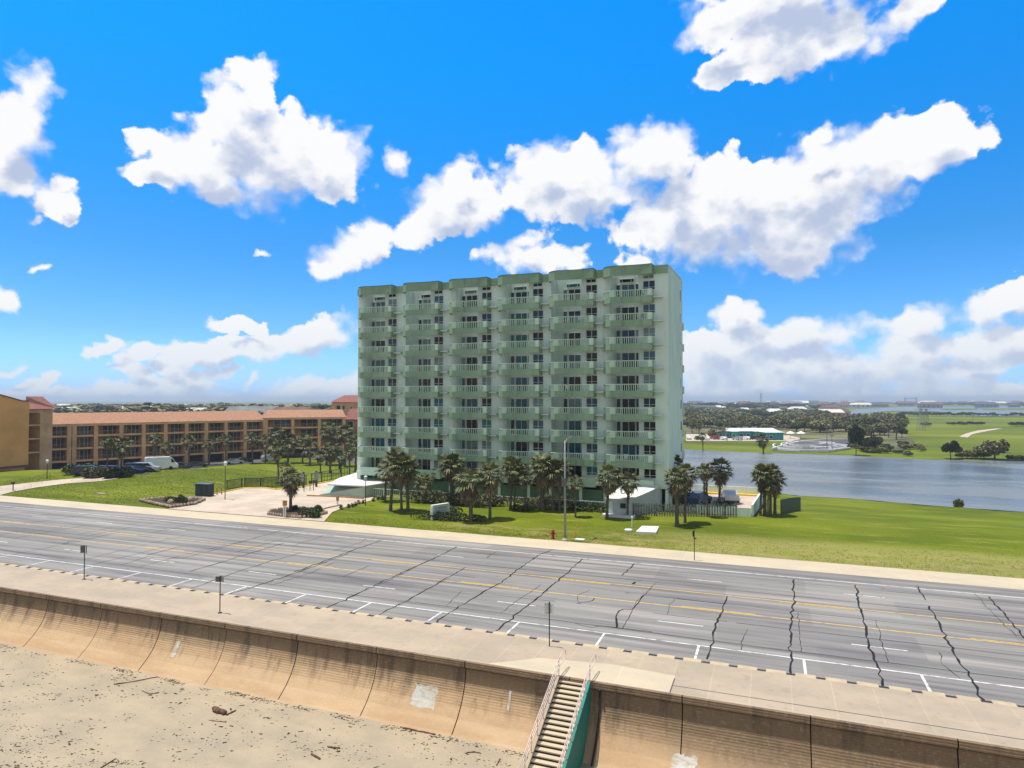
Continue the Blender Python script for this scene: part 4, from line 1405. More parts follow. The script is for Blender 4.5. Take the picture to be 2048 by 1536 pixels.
# planted driveway island with stones, sign and light
e = empty('planter_island', (-52.2, 64.2, 0), 0, 'stone edged planting island in the middle of the driveway mouth', 'planter')
isl = [(-3.6, 1.3), (-3.9, -.6), (-2.6, -2.4), (0, -2.9), (2.4, -2.9), (3.5, -1.4), (3.2, .8), (1.2, 1.9), (-1.6, 2.4)]
m_ = MB(); m_.prism(isl, -.1, .22); m_.build('soil', mat('soil', (.07, .045, .03), .95, .2), e)
m_ = MB()
for a, b in zip(isl, isl[1:] + isl[:1]):
    l = math.hypot(b[0]-a[0], b[1]-a[1]); k = max(2, int(l / .38))
    for i in range(k):
        x, y = a[0] + (b[0]-a[0])*i/k, a[1] + (b[1]-a[1])*i/k
        r = random.uniform(.15, .24)
        m_.lathe([(r*.8, .02), (r, .14), (r*.7, .30), (r*.3, .36)], 6, c=(x + random.gauss(0, .03), y + random.gauss(0, .03), .06))
m_.build('stone_border', M['rock'], e, True)
e = empty('entrance_keypad', GP(571, 1036), 0, 'dark keypad box on a white post at the island', 'keypad post')
m_ = MB(); m_.box(-.05, .05, -.05, .05, 0, 1.5); m_.box(-.3, -.2, -.05, .05, 0, 1.4); m_.build('pole', M['white_paint'], e)
m_ = MB(); m_.box(-.34, .12, -.12, .1, 1.4, 2.0); m_.build('box', M['brown_wall'], e)
e = empty('waste_bin', GP(675, 1010), 0, 'small dark post box on a white stand by the driveway', 'post box')
m_ = MB(); m_.box(-.08, .08, -.08, .08, 0, .55); m_.build('stand', M['white_paint'], e)
m_ = MB(); m_.box(-.13, .13, -.12, .12, .55, 1.15); m_.build('box', M['brown_wall'], e)
m_ = MB()
q = [GP(x, y) for x, y in ((614, 993), (670, 995), (728, 999))]
for a, b in zip(q, q[1:]): m_.prism([(a.x, a.y - .08), (b.x, b.y - .08), (b.x, b.y + .08), (a.x, a.y + .08)], 0, .22)
thing('parking_kerb', m_, M['brown_wall'], 'low dark kerb across the forecourt before the pale green wall', 'kerb')
m_ = MB()
q = [GP(x, y) for x, y in ((640, 1022), (662, 1016), (682, 1012))]
for a, b in zip(q, q[1:]): m_.prism([(a.x, a.y - .1), (b.x, b.y - .1), (b.x, b.y + .1), (a.x, a.y + .1)], 0, .2)
thing('parking_kerb', m_, M['rock'], 'low stone kerb from the planting island to the lawn path', 'kerb')
# left stone bed
e = empty('rock_bed', (-73.5, 64.9, .05), 0, 'stone edged flower bed at the left side of the driveway', 'flower bed')
bed = [(-4.6, -1.0), (-.5, -2.3), (3.8, -3.6), (4.4, -.4), (2.8, 2.6), (-.6, 3.0), (-3.4, 1.6)]
m_ = MB(); m_.prism(bed, -.1, .18); m_.build('soil', D.materials['soil'], e)
m_ = MB()
for a, b in zip(bed, bed[1:] + bed[:1]):
    l = math.hypot(b[0]-a[0], b[1]-a[1]); k = max(2, int(l / .42))
    for i in range(k):
        x, y = a[0] + (b[0]-a[0])*i/k, a[1] + (b[1]-a[1])*i/k
        r = random.uniform(.16, .28)
        m_.lathe([(r*.8, 0), (r, .12), (r*.7, .28), (r*.3, .34)], 6, c=(x, y, .05))
m_.build('stone_border', M['rock'], e, True)
for i in range(5):
    m_ = MB(); r = random.uniform(.35, .6)
    m_.lathe([(r, 0), (r*1.05, .2), (r*.8, .45), (r*.3, .6)], 7)
    o = m_.build('boulder', M['rock'], e, True); o.location = (random.uniform(.5, 3), random.uniform(-1.6, 1), .1)

# ------------------------------------------------------------------ palms
def fan(m_, base, d, petiole, r, nb, droop, up=Vector((0, 0, 1))):
    """one fan leaf: a stalk, then blades spread round its tip"""
    side = d.cross(up)
    if side.length < .05: side = Vector((1, 0, 0))
    side.normalize()
    nrm = side.cross(d).normalized()
    tip = base + d * petiole
    w = side * .022
    m_.add([base - w, base + w, tip + w, tip - w], [(0, 1, 2, 3)])
    for i in range(nb):
        a = (i / (nb - 1) - .5) * 2.5 + random.gauss(0, .05)
        l = r * (1 - .22 * abs(a)) * random.uniform(.85, 1.1)
        bd = (d * math.cos(a) + side * math.sin(a)).normalized()
        mid = tip + bd * l * .55 - nrm * droop * .05
        end = tip + bd * l - Vector((0, 0, 1)) * droop * l * random.uniform(.3, .6) + nrm * .03
        bw = bd.cross(nrm).normalized() * (.055 + .03 * r)
        k = len(m_.v)
        m_.add([tip, mid - bw, mid + bw, end], [(0, 1, 3, 2)])


def palm(name, h, r, lean, skirt, label, cat='palm tree', group=None, thick=.155, nf=40, seed=1, lod=1.0):
    random.seed(seed)
    e = empty(name, (0, 0, 0), 0, label, cat, group)
    lx, ly = lean
    axis = [Vector((lx * (t ** 1.6), ly * (t ** 1.6), h * t)) for t in (0, .15, .35, .55, .75, .9, 1)]
    m_ = MB()
    m_.tube([Vector((0, 0, -.3))] + axis, [thick * 1.5, thick * 1.3, thick, thick * .9, thick * .92, thick, thick * 1.15, thick * .7], 8)
    if lod > .6:      # boots, the stubs of old leaf stalks
        for _ in range(int(26 * skirt) + 8):
            t = random.uniform(.45, 1)
            a = random.uniform(0, 6.28)
            p = Vector((lx * t ** 1.6, ly * t ** 1.6, h * t))
            q = Vector((math.cos(a), math.sin(a), .8)).normalized()
            m_.tube([p + Vector((q.x, q.y, 0)) * thick * .8, p + q * (thick + .22)], [.05, .03], 4)
    m_.build('trunk', M['bark_grey'], e)
    top = axis[-1]
    m_ = MB()
    for i in range(int(nf * lod)):
        a = i * 2.399 + random.gauss(0, .2)
        el = math.asin(max(-.45, min(.97, 1 - 1.42 * ((i + .5) / (nf * lod)) + random.gauss(0, .07))))
        d = Vector((math.cos(a) * math.cos(el), math.sin(a) * math.cos(el), math.sin(el)))
        fan(m_, top, d, r * random.uniform(.40, .58), r * random.uniform(.48, .62), 9 if lod > .6 else 6, .5 + .5 * (1 - max(0, el)))
    m_.build('crown', M['frond'], e)
    ns = int(34 * skirt * lod)
    if ns:
        m_ = MB()
        for i in range(ns):
            a = i * 2.399 + random.gauss(0, .3)
            t = random.uniform(0, .8) * skirt
            b = top - Vector((0, 0, t * .9))
            el = random.uniform(-1.35, -.45)
            d = Vector((math.cos(a) * math.cos(el), math.sin(a) * math.cos(el), math.sin(el)))
            fan(m_, b, d, r * .35, r * random.uniform(.38, .55), 7 if lod > .6 else 5, .6)
        m_.build('dead_fronds', M['frond_dead'], e)
    return e


protos = {
    'full': palm('palm_tree', 5.0, 1.75, (.25, .1), 1.0, 'p', seed=3),
    'lean': palm('palm_tree', 5.0, 1.65, (-.5, .2), .8, 'p', seed=5),
    'thin': palm('palm_tree', 5.0, 1.5, (.15, 0), .45, 'p', thick=.125, nf=28, seed=8),
    'shag': palm('palm_tree', 5.0, 1.7, (.1, 0), 1.5, 'p', thick=.21, nf=38, seed=11),
}
PG = 'cabbage palms on the lawn before the tower'
PAL = [  # kind, crown px, crown py, base px, base py, crown radius px, label
 ('thin', 767, 943, 770, 1003, 27, 'low ragged palm at the left end of the lawn row, beside the white roof'),
 ('lean', 786, 924, 781, 1022, 30, 'leftmost tall palm on the lawn, trunk leaning left at its foot'),
 ('full', 808, 934, 803, 1024, 26, 'second tall palm from the left on the lawn, just right of the leaning one'),
 ('full', 829, 938, 816, 1023, 30, 'third tall palm on the lawn with a brown right side'),
 ('thin', 849, 965, 846, 1001, 22, 'dim short palm behind the long hedge near the guard rail'),
 ('thin', 879, 950, 878, 990, 24, 'short palm rising behind the middle of the long hedge'),
 ('full', 906, 931, 902, 1007, 28, 'slim palm just right of the long hedge, the taller of a pair'),
 ('thin', 918, 938, 908, 1007, 24, 'slim palm leaning right behind the one next to the hedge'),
 ('shag', 938, 962, 942, 1043, 32, 'shaggy palm with a thick brown beard right of the entry sign'),
 ('full', 981, 953, 980, 1039, 29, 'green headed palm in front of the gap between two shrubs, right of the shaggy one'),
 ('full', 1021, 937, 1021, 1019, 26, 'left trunk of the twin palms at the middle of the tower'),
 ('lean', 1031, 941, 1029, 1019, 24, 'right trunk of the twin palms at the middle of the tower'),
 ('thin', 1052, 957, 1050, 1022, 22, 'thin dark palm between the twin palms and the broad palm'),
 ('shag', 1086, 936, 1084, 1020, 32, 'broad thick trunked palm left of the tall street pole'),
 ('full', 1106, 941, 1106, 1021, 26, 'brown crowned palm just left of the street pole, the rear one'),
 ('full', 1121, 943, 1119, 1021, 26, 'brown crowned palm directly behind the street pole'),
 ('thin', 1158, 968, 1151, 1034, 20, 'small slender palm between the street pole and the white shed'),
 ('full', 1208, 956, 1214, 1037, 28, 'dark palm at the left front corner of the white shed'),
 ('thin', 1253, 965, 1255, 1035, 28, 'palm standing right before the front wall of the white shed'),
 ('thin', 1319, 952, 1322, 1007, 22, 'palm with pale crown at the lower right corner of the tower'),
 ('full', 1345, 934, 1341, 1010, 28, 'tallest palm against the right end wall of the tower'),
 ('shag', 1359, 958, 1354, 1052, 26, 'frontmost palm on the lawn in line with the tower corner'),
 ('full', 1380, 950, 1370, 1046, 24, 'palm right of the frontmost one, its foot a little farther back'),
 ('thin', 1403, 945, 1409, 1012, 20, 'left palm of the three over the picket fence, crown against the pond'),
 ('thin', 1418, 944, 1415, 1034, 22, 'middle palm of the three over the picket fence'),
 ('full', 1447, 941, 1439, 1012, 26, 'right palm of the three, leaning right over the car deck'),
 ('full', 1511, 948, 1521, 1031, 22, 'leftmost palm of the dense clump at the deck corner'),
 ('shag', 1529, 953, 1530, 1031, 24, 'second palm of the dense clump at the deck corner'),
 ('full', 1548, 952, 1541, 1031, 26, 'bright green topped palm in the middle of the clump'),
 ('shag', 1561, 960, 1550, 1029, 22, 'rightmost drooping palm of the clump by the dark slatted fence'),
 ('thin', 1526, 972, 1536, 1033, 18, 'lowest crowned palm at the front of the clump'),
 ('shag', 578, 958, 581, 1023, 24, 'palm growing in the stone edged driveway island'),
 ('thin', 575, 938, 574, 976, 18, 'dark spiky palm behind the one in the driveway island'),
]
LG = 'palms along the car park of the orange buildings'
PAL2 = [
 ('thin', 559, 899, 557, 965, 24, 'tall palm behind the iron fence, left of the grass gap'),
 ('thin', 620, 897, 620, 930, 22, 'palm at the edge of the grass before the right end of the orange wing'),
 ('thin', 641, 914, 641, 946, 16, 'small palm left of the double one by the railing'),
 ('full', 660, 902, 660, 946, 20, 'stout palm behind the railing left of the tower'),
 ('thin', 681, 912, 681, 942, 16, 'short palm beside the purple banner'),
 ('thin', 699, 908, 699, 950, 16, 'palm just left of the tower behind the white roof'),
 ('full', 708, 885, 711, 940, 20, 'leafy palm touching the left edge of the tower'),
 ('full', 688, 866, 690, 932, 18, 'palm rising high before the end column of the orange wing'),
 ('full', 652, 862, 653, 930, 20, 'palm before the last balconies of the orange wing'),
 ('thin', 604, 880, 605, 926, 18, 'palm in the rear row, right of the tall one by the fence'),
 ('full', 575, 884, 576, 926, 20, 'palm in the rear row directly behind the tall one by the fence'),
 ('full', 555, 870, 553, 926, 18, 'palm before the column between the two parts of the orange wing'),
 ('thin', 530, 884, 531, 926, 18, 'palm in the rear row left of the part column'),
 ('thin', 505, 878, 505, 927, 18, 'palm of the rear row in the fifth gap from the lamp post'),
 ('thin', 454, 881, 452, 928, 16, 'palm right behind the head of the tall lamp post'),
 ('thin', 415, 886, 418, 930, 18, 'palm with drooping crown left of the tall lamp post'),
 ('thin', 376, 884, 378, 932, 18, 'palm of bright green crown right of the white van'),
 ('thin', 333, 892, 334, 937, 16, 'palm directly in front of the white van'),
 ('thin', 311, 880, 308, 940, 16, 'palm just left of the white van'),
 ('full', 246, 892, 242, 945, 20, 'palm above the dark parked cars at left'),
 ('thin', 217, 886, 214, 948, 16, 'leftmost palm of the car park row before the orange wing'),
]
def place_palm(kind, cx, cy, bx_, by_, rp, label, group, zfun=GP, solid=False):
    b = zfun(bx_, by_)
    dep = -b.x * math.sin(YAW) + b.y * math.cos(YAW)
    h = (by_ - cy) / FPX * dep
    r = rp * 1.18 / FPX * dep
    s = r / 1.75
    o = copy_tree(protos[kind], b, random.uniform(0, 6.28), 1, label, group)
    o.scale = (s, s, h / 5.0)
    # crown keeps its own proportions: trunk stretch only
    for ch in [q for q in D.objects if q.parent == o]:
        if not ch.name.startswith('trunk'):
            k = s / (h / 5.0)
            ch.scale = (1, 1, k)
            ch.location.z = 5.0 * (1 - k)
    return o
random.seed(21)
for p in PAL: place_palm(*p, PG)
for p in PAL2: place_palm(*p, LG)

# ------------------------------------------------------------------ shrubs and trees
def leaf_cloud(m_, c, rad, n, s, shape=None, low=-.9):
    for _ in range(n):
        while True:
            p = Vector((random.uniform(-1, 1), random.uniform(-1, 1), random.uniform(low, 1)))
            if p.length <= 1: break
        p = p.normalized() * (p.length ** .45)
        q = Vector((c[0] + p.x * rad[0], c[1] + p.y * rad[1], c[2] + p.z * rad[2]))
        a, b = random.uniform(0, 6.28), random.uniform(-.9, .9)
        u = Vector((math.cos(a), math.sin(a), b)).normalized()
        v = u.cross(Vector((random.gauss(0, 1), random.gauss(0, 1), random.gauss(0, 1)))).normalized()
        ls = s * random.uniform(.6, 1.5)
        m_.add([q - u * ls, q + v * ls * .6, q + u * ls, q - v * ls * .6], [(0, 1, 2, 3)])


def shrub(name, loc, rad, label, m='hedge', cat='shrub', n=700, s=.11, group=None, rz=0, flower=None):
    e = empty(name, loc, rz, label, cat, group)
    m_ = MB()
    for _ in range(5):
        m_.tube([(0, 0, -.05), (random.gauss(0, rad[0]*.3), random.gauss(0, rad[1]*.3), rad[2] * .9)], [.03, .01], 4)
    m_.build('stem', M['bark'], e)
    m_ = MB()
    k = max(3, int(max(rad[0], rad[1]) / min(rad[1], rad[2]) * 3))
    for i in range(k):
        cx = rad[0] * random.uniform(-.75, .75)
        cy = rad[1] * random.uniform(-.5, .5)
        leaf_cloud(m_, (cx, cy, rad[2] * random.uniform(.75, .95)), (rad[0] * .38 + .1, rad[1] * .6, rad[2] * random.uniform(.7, 1.0)), n // k, s)
    m_.build('foliage', M[m], e)
    if flower:
        m_ = MB(); leaf_cloud(m_, (0, 0, rad[2]), (rad[0] * .8, rad[1] * .8, rad[2] * .95), n // 6, s * .7)
        m_.build('blossom', M[flower], e)
    return e
random.seed(33)
p_ = GP(892, 1009)
shrub('hedge', GP(890, 1008), (6.2, 1.3, 1.0), 'long mounded flowering hedge behind the entry sign', 'flower_hedge', 'hedge', 3600, .13, rz=R(-3))
shrub('hedge', GP(876, 1040), (3.4, .9, .55), 'low dark clipped hedge in front of the entry sign', 'leaf_dark', 'hedge', 1500, .10, rz=R(10))
shrub('shrub', GP(905, 1030), (1.2, .9, .65), 'small round shrub right of the entry sign', 'leaf', n=700)
shrub('shrub', GP(960, 1010), (1.9, 1.0, .95), 'pale leaved bush behind the shaggy palm', 'leaf_olive', n=1100)
shrub('shrub', GP(990, 1012), (1.6, 1.0, .8), 'olive bush under the green headed palm', 'flower_hedge', n=900)
shrub('shrub', GP(1068, 1016), (3.2, 1.0, .75), 'brown tinged hedge around the broad palm', 'leaf_olive', n=1500)
shrub('shrub', GP(1110, 1014), (2.6, 1.0, .95), 'rust coloured bush around the foot of the street pole palms', 'leaf_olive', n=1300)
shrub('shrub', GP(1170, 1022), (3.4, 1.0, .65), 'low dark hedge left of the white shed', 'leaf_dark', n=1500)
shrub('shrub', GP(1040, 1022), (1.6, .8, .45), 'low shrub between twin palms and broad palm', 'leaf_dark', n=600)
shrub('shrub', GP(955, 1042), (1.3, .7, .4), 'small plants at the foot of the shaggy palm', 'leaf', n=500)
shrub('shrub', GP(1350, 1016), (2.6, .9, 1.5), 'dark tall bush behind the picket fence at the tower corner', 'leaf_dark', n=1500, s=.16)
shrub('shrub', GP(1385, 1018), (2.0, .9, 1.0), 'bright leafed bush behind the picket fence', 'leaf', n=900, s=.16)
shrub('shrub', GP(1448, 1020), (1.2, .7, .7), 'yellow green bush behind the right part of the picket fence', 'hedge', n=600)
shrub('shrub', GP(609, 1037) + Vector((0, .8, 0)), (1.5, 1.0, .62), 'dense round green bush in the driveway island', 'hedge', n=1500)
shrub('shrub', GP(630, 1031) + Vector((.1, .4, 0)), (.95, .8, .6), 'round bush at the right tip of the driveway island', 'leaf', n=900)
shrub('shrub', GP(592, 1024), (.5, .5, .5), 'little shrub beside the island palm trunk', 'leaf_dark', n=350)
shrub('shrub', GP(365, 1008), (.9, .7, .7), 'low shrub beside the left flower bed', 'leaf', n=600)
shrub('shrub', GP(345, 1007), (1.6, .8, .5), 'spreading green plant at the verge left of the flower bed', 'hedge', n=900)
for i, (px, py) in enumerate(((681, 1019), (696, 1016), (705, 1014), (711, 1012), (719, 1008), (727, 1007), (745, 1003), (756, 1000), (763, 1000), (768, 1000))):
    shrub('shrub', GP(px, py), (.26, .26, .30), ['first', 'second', 'third', 'fourth', 'fifth', 'sixth', 'seventh', 'eighth', 'ninth', 'tenth'][i] + ' little clipped ball shrub from the left along the lawn edge', 'leaf_dark', n=160, s=.06, group='clipped ball shrubs along the lawn edge')
shrub('shrub', GP(1915, 1012), (.9, .7, .8), 'lone spiky shrub on the near pond bank at right', 'leaf_olive', n=500, s=.15)

# rough grass tufts along the verge and on the mound: uncountable
mb = MB()
random.seed(5)
def tuft(x, y, s):
    z = H(x, y)
    for _ in range(4):
        a = random.uniform(0, 6.28)
        q = Vector((math.cos(a), math.sin(a), 0))
        w = Vector((-q.y, q.x, 0)) * s * .22
        b = Vector((x, y, z - .02)) + q * s * .3
        mb.add([b - w, b + w, b + q * s * .35 + Vector((0, 0, s * random.uniform(.5, 1)))], [(0, 1, 2)])
for _ in range(11000):
    x = random.uniform(-22, 34)
    y = 60.9 + abs(random.gauss(0, 5.5))
    if mn.noise(Vector((x * .2, y * .35, 4))) > -.45 and y < 90: tuft(x, y, random.uniform(.05, .13))
for _ in range(14000):
    x = random.uniform(-118, -77)
    y = random.uniform(61, 98)
    if mn.noise(Vector((x * .15, y * .3, 2))) > -.4: tuft(x, y, random.uniform(.07, .20))
for _ in range(2500):
    x = random.uniform(-46, -20)
    tuft(x, 61 + abs(random.gauss(0, 2.0)), random.uniform(.06, .16))
o = mb.build('grass_tufts', mat('tuft', (.36, .36, .10), .9, .3, .35, col2=(.22, .25, .03), fac=(.3, .7)))
tag(o, 'rough unmown grass tufts on the verge and the mound', 'grass', kind='stuff')

# ------------------------------------------------------------------ cars
def car(name, kind='car'):
    e = empty(name, (0, 0, 0))
    if kind == 'van':
        pr = [(-2.6, .35), (2.7, .35), (2.7, .95), (2.35, 1.25), (1.75, 2.15), (1.4, 2.35), (-2.5, 2.4), (-2.6, 2.2)]
        gl = [(1.55, 1.35), (2.15, 1.32), (1.72, 2.02), (1.5, 2.05)]; hw = .98
    elif kind == 'suv':
        pr = [(-2.3, .35), (2.3, .35), (2.32, .85), (1.45, 1.05), (.75, 1.65), (-1.9, 1.7), (-2.3, 1.1)]
        gl = [(-1.85, 1.12), (1.2, 1.12), (.68, 1.55), (-1.7, 1.6)]; hw = .93
    else:
        pr = [(-2.3, .3), (2.25, .3), (2.28, .7), (1.3, .9), (.55, 1.38), (-.95, 1.40), (-1.7, 1.0), (-2.3, .95)]
        gl = [(-1.45, .98), (1.05, .93), (.5, 1.3), (-.9, 1.32)]; hw = .88
    m_ = MB()
    n = len(pr)
    vs = []
    for y, sc in ((-hw, .93), (-hw * .93, 1), (hw * .93, 1), (hw, .93)):
        for x, z in pr: vs.append((x * (sc if z > .8 else 1), y * (1 if z < 1.0 else .86), z))
    fs = []
    for j in range(3):
        for i in range(n): fs.append((j*n+i, j*n+(i+1) % n, (j+1)*n+(i+1) % n, (j+1)*n+i))
    fs += [tuple(range(n-1, -1, -1)), tuple(range(3*n, 4*n))]
    m_.add(vs, fs)
    m_.build('body', M['white_paint'], e)
    m_ = MB()
    for s in (-1, 1):
        m_.poly([(x, s * hw * .875, z) for x, z in gl])
    xs_, zs_ = gl[1][0], gl[1][1]
    m_.poly([(gl[1][0] + .12, -hw * .7, gl[1][1]), (gl[1][0] + .12, hw * .7, gl[1][1]), (gl[2][0] + .10, hw * .65, gl[2][1]), (gl[2][0] + .10, -hw * .65, gl[2][1])])
    m_.build('window', M['glass_dark'], e)
    for x in (-1.45, 1.45):
        for s in (-1, 1):
            m_ = MB(); m_.tube([(x, s * (hw - .18), .33), (x, s * (hw + .02), .33)], .33, 12)
            m_.build('wheel', M['rubber'], e)
    return e
M['car_black'] = mat('car_black', (.015, .016, .02), .25, .05, spec=.6)
M['car_blue'] = mat('car_blue', (.02, .04, .12), .25, .05, spec=.6)
M['car_silver'] = mat('car_silver', (.40, .42, .45), .3, .05, metal=.3, spec=.6)
M['car_red'] = mat('car_red', (.25, .02, .02), .3, .05, spec=.6)
M['car_white'] = mat('car_white', (.72, .73, .75), .3, .04, spec=.6)
base_cars = {k: car('parked_car', k) for k in ('car', 'suv', 'van')}
def put_car(kind, loc, rz, m, label, group=None, cat='car', name=None):
    o = copy_tree(base_cars[kind], loc, rz, None, label, group, cat)
    if name: o.name = name
    for ch in D.objects:
        if ch.parent == o and ch.name.startswith('body'):
            ch.data = ch.data.copy(); ch.data.materials[0] = M[m]
    return o
CG = 'cars parked before the orange buildings'
put_car('van', Vector((GP(322, 944).x * 1.04, GP(322, 944).y * 1.04, H(GP(322, 944).x * 1.04, GP(322, 944).y * 1.04))), R(58), 'car_white', 'white van parked behind the grass mound before the orange wing', CG, 'van', 'parked_van')
for (px, py, kind, m, rz, lb) in (
  (176, 951, 'suv', 'car_black', 40, 'black car nearest the left end of the planted beds'),
  (196, 949, 'car', 'car_black', 42, 'black sedan in the row behind the leftmost car park palms'),
  (222, 951, 'suv', 'car_black', 30, 'dark car in front of the leftmost palm of the car park'),
  (258, 948, 'car', 'car_blue', 35, 'dark blue car right of the palm above the parked cars'),
  (276, 945, 'suv', 'car_black', 38, 'black car halfway between dark blue car and white van'),
  (468, 928, 'car', 'car_silver', 60, 'silver car in the carport right of the tall lamp post'),
  (487, 925, 'car', 'car_black', 60, 'black car parked beside the silver one'),
  (540, 922, 'suv', 'car_silver', 70, 'grey car half hidden by palms before the column'),
  (598, 915, 'car', 'car_black', 20, 'black car on the paved strip before the right part of the wing'),
  (640, 915, 'car', 'car_white', 20, 'white car seen between palms left of the tower'),
  (290, 944, 'suv', 'car_silver', 35, 'silver car tucked just left of the white van'),
  (395, 934, 'car', 'car_black', 50, 'dark car in the carport shade left of the lamp post'),
  (355, 938, 'suv', 'car_black', 50, 'dark car in the carport shade right of the van')):
    g_ = GP(px, py)
    put_car(kind, g_, R(rz), m, lb, CG)
q = TW(BL + 2.9, 4.2, .36); put_car('suv', q, R(75), 'car_blue', 'dark blue car on the walled deck right of the tower')
q = TW(BL + 6.2, 9.5, .36); put_car('car', q, R(100), 'car_white', 'white car at the back of the walled deck, behind the palms')

# ------------------------------------------------------------------ orange condominiums, one wing in two runs, end blocks
def wing(name, A, B, cols, z0, fl, eave, ridge, label, roofset=6.0, depth=12.0):
    A, B = Vector((A[0], A[1], 0)), Vector((B[0], B[1], 0))
    L = (B - A).length
    ang = math.atan2(B.y - A.y, B.x - A.x)
    e = empty(name, A, ang, label, 'apartment wing')
    # local: x along the front, y inward
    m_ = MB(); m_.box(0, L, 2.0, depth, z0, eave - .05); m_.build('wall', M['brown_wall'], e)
    m_ = MB()
    rp = [(-.6, -.7, eave), (L + .3, -.7, eave), (L + .3, roofset, ridge), (1.2, roofset, ridge), (-.6, depth + .6, eave), (L + .3, depth + .6, eave), (L + .3, roofset + 1.5, ridge), (1.2, roofset + 1.5, ridge)]
    m_.add(rp, [(0, 1, 2, 3), (3, 2, 6, 7), (7, 6, 5, 4), (0, 3, 7, 4), (1, 5, 6, 2), (0, 4, 5, 1)])
    rf = m_.build('roof', M['roof_tile'], e)
    m_ = MB(); m_.box(-.4, L + .1, -.5, -.1, eave - .55, eave - .02); m_.build('eave_beam', M['slab_tan'], e)
    for i, f in enumerate(fl):
        m_ = MB(); m_.box(0, L, -.25, 2.0, f - .28, f + .12); m_.build('floor_slab', M['slab_tan'], e)
    for x in cols:
        w = .42
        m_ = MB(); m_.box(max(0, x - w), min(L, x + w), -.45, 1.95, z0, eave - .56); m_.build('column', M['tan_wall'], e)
    for a, b in zip(cols, cols[1:]):
        for i, f in enumerate(fl):
            x0, x1 = a + .8, b - .6
            if x1 - x0 < 1.2: continue
            m_ = MB()
            m_.box(x0 + .25 * (x1-x0), x1 - .05, 1.86, 1.98, f + .13, f + 2.15)
            o = m_.build('balcony_door', M['glass_dark'], e)
            m_ = MB()
            for t in (.25, .55, .8): m_.box(x0 + t*(x1-x0), x0 + t*(x1-x0) + .09, 1.80, 1.859, f + .13, f + 2.15)
            m_.build('frame', M['off_white'], o)
            m_ = MB()
            m_.box(a + .43, b - .43, -.12, -.06, f + .95, f + 1.03)
            k = int((b - a - .86) / .35)
            for j in range(k): m_.box(a + .5 + j * .35, a + .55 + j * .35, -.11, -.07, f + .12, f + .95)
            m_.build('railing', M['brown_wall'], e)
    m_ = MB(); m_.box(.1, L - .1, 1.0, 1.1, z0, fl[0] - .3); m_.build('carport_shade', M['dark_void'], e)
    return e
C_A = (-143.1+ -7.5, 98.9); 
def XZ(X, Zd): return (X * math.cos(YAW) - Zd * math.sin(YAW), X * math.sin(YAW) + Zd * math.cos(YAW))
A_ = XZ(-104.6, 147); C_ = XZ(-69, 184); B_ = XZ(-49, 193)
Lc = math.dist(A_, C_); Lb = math.dist(C_, B_)
wing('condominium_wing', A_, C_, [.2, 4.9, 5.9, 10.2, 15.5, 20.4, 25.4, 30.4, 35.3, 40.4, 45.6, Lc - .3], -2.7, [-.35, 2.5, 5.35], 8.1, 10.5, 'long three storey orange condominium wing with red tiled roof and open balconies')
wing('condominium_wing', C_, B_, [.3, 7.4, 14.7, Lb - .3], -2.7, [.0, 2.9, 5.8], 8.6, 10.7, 'right run of the orange wing with wider balconies, left of the tower')
# end block beside the tower
def block(name, x0, x1, Zd, dd, z0, eave, ridge, label, wallm, roofm, wins, hip=2.5):
    a, b = XZ((x0 - 1024) / FPX * Zd, Zd), XZ((x1 - 1024) / FPX * Zd, Zd)
    L = math.dist(a, b)
    ang = math.atan2(b[1] - a[1], b[0] - a[0])
    e = empty(name, (a[0], a[1], 0), ang, label, 'building')
    m_ = MB(); m_.box(0, L, 0, dd, z0, eave); m_.build('wall', M[wallm], e)
    m_ = MB()
    m_.add([(-.5, -.5, eave + .01), (L + .5, -.5, eave + .01), (L + .5, dd + .5, eave + .01), (-.5, dd + .5, eave + .01), (hip, dd * .45, ridge), (L - hip, dd * .45, ridge)],
           [(0, 1, 5, 4), (1, 2, 5), (2, 3, 4, 5), (3, 0, 4), (3, 2, 1, 0)])
    m_.build('roof', M[roofm], e)
    for (wx, wz, ww, wh) in wins:
        m_ = MB(); m_.box(wx, wx + ww, -.06, .05, wz, wz + wh); o = m_.build('window', M['off_white'], e)
        m_ = MB(); m_.box(wx + .12, wx + ww - .12, -.09, -.061, wz + .12, wz + wh - .12); m_.build('pane', M['glass_dark'], o)
    return e
block('condominium_block', 664, 742, 214, 14, -2.7, 12.9, 15.2, 'orange end block with hipped red roof rising left of the tower', 'tan_wall', 'roof_dark_tile', [(1.4, 10.4, 1.5, 1.5), (3.3, 10.4, 1.0, 1.5), (5.8, 9.6, .9, 1.8)])
e = block('condominium_block', 692, 742, 199, 8, -2.7, 7.7, 10.9, 'lower orange block with balconies between the wing and the tower', 'brown_wall', 'roof_dark_tile', [(.5, 5.2, 1.8, 2.0), (.5, 2.2, 1.8, 2.0), (.5, -.6, 1.8, 2.0)], hip=.5)
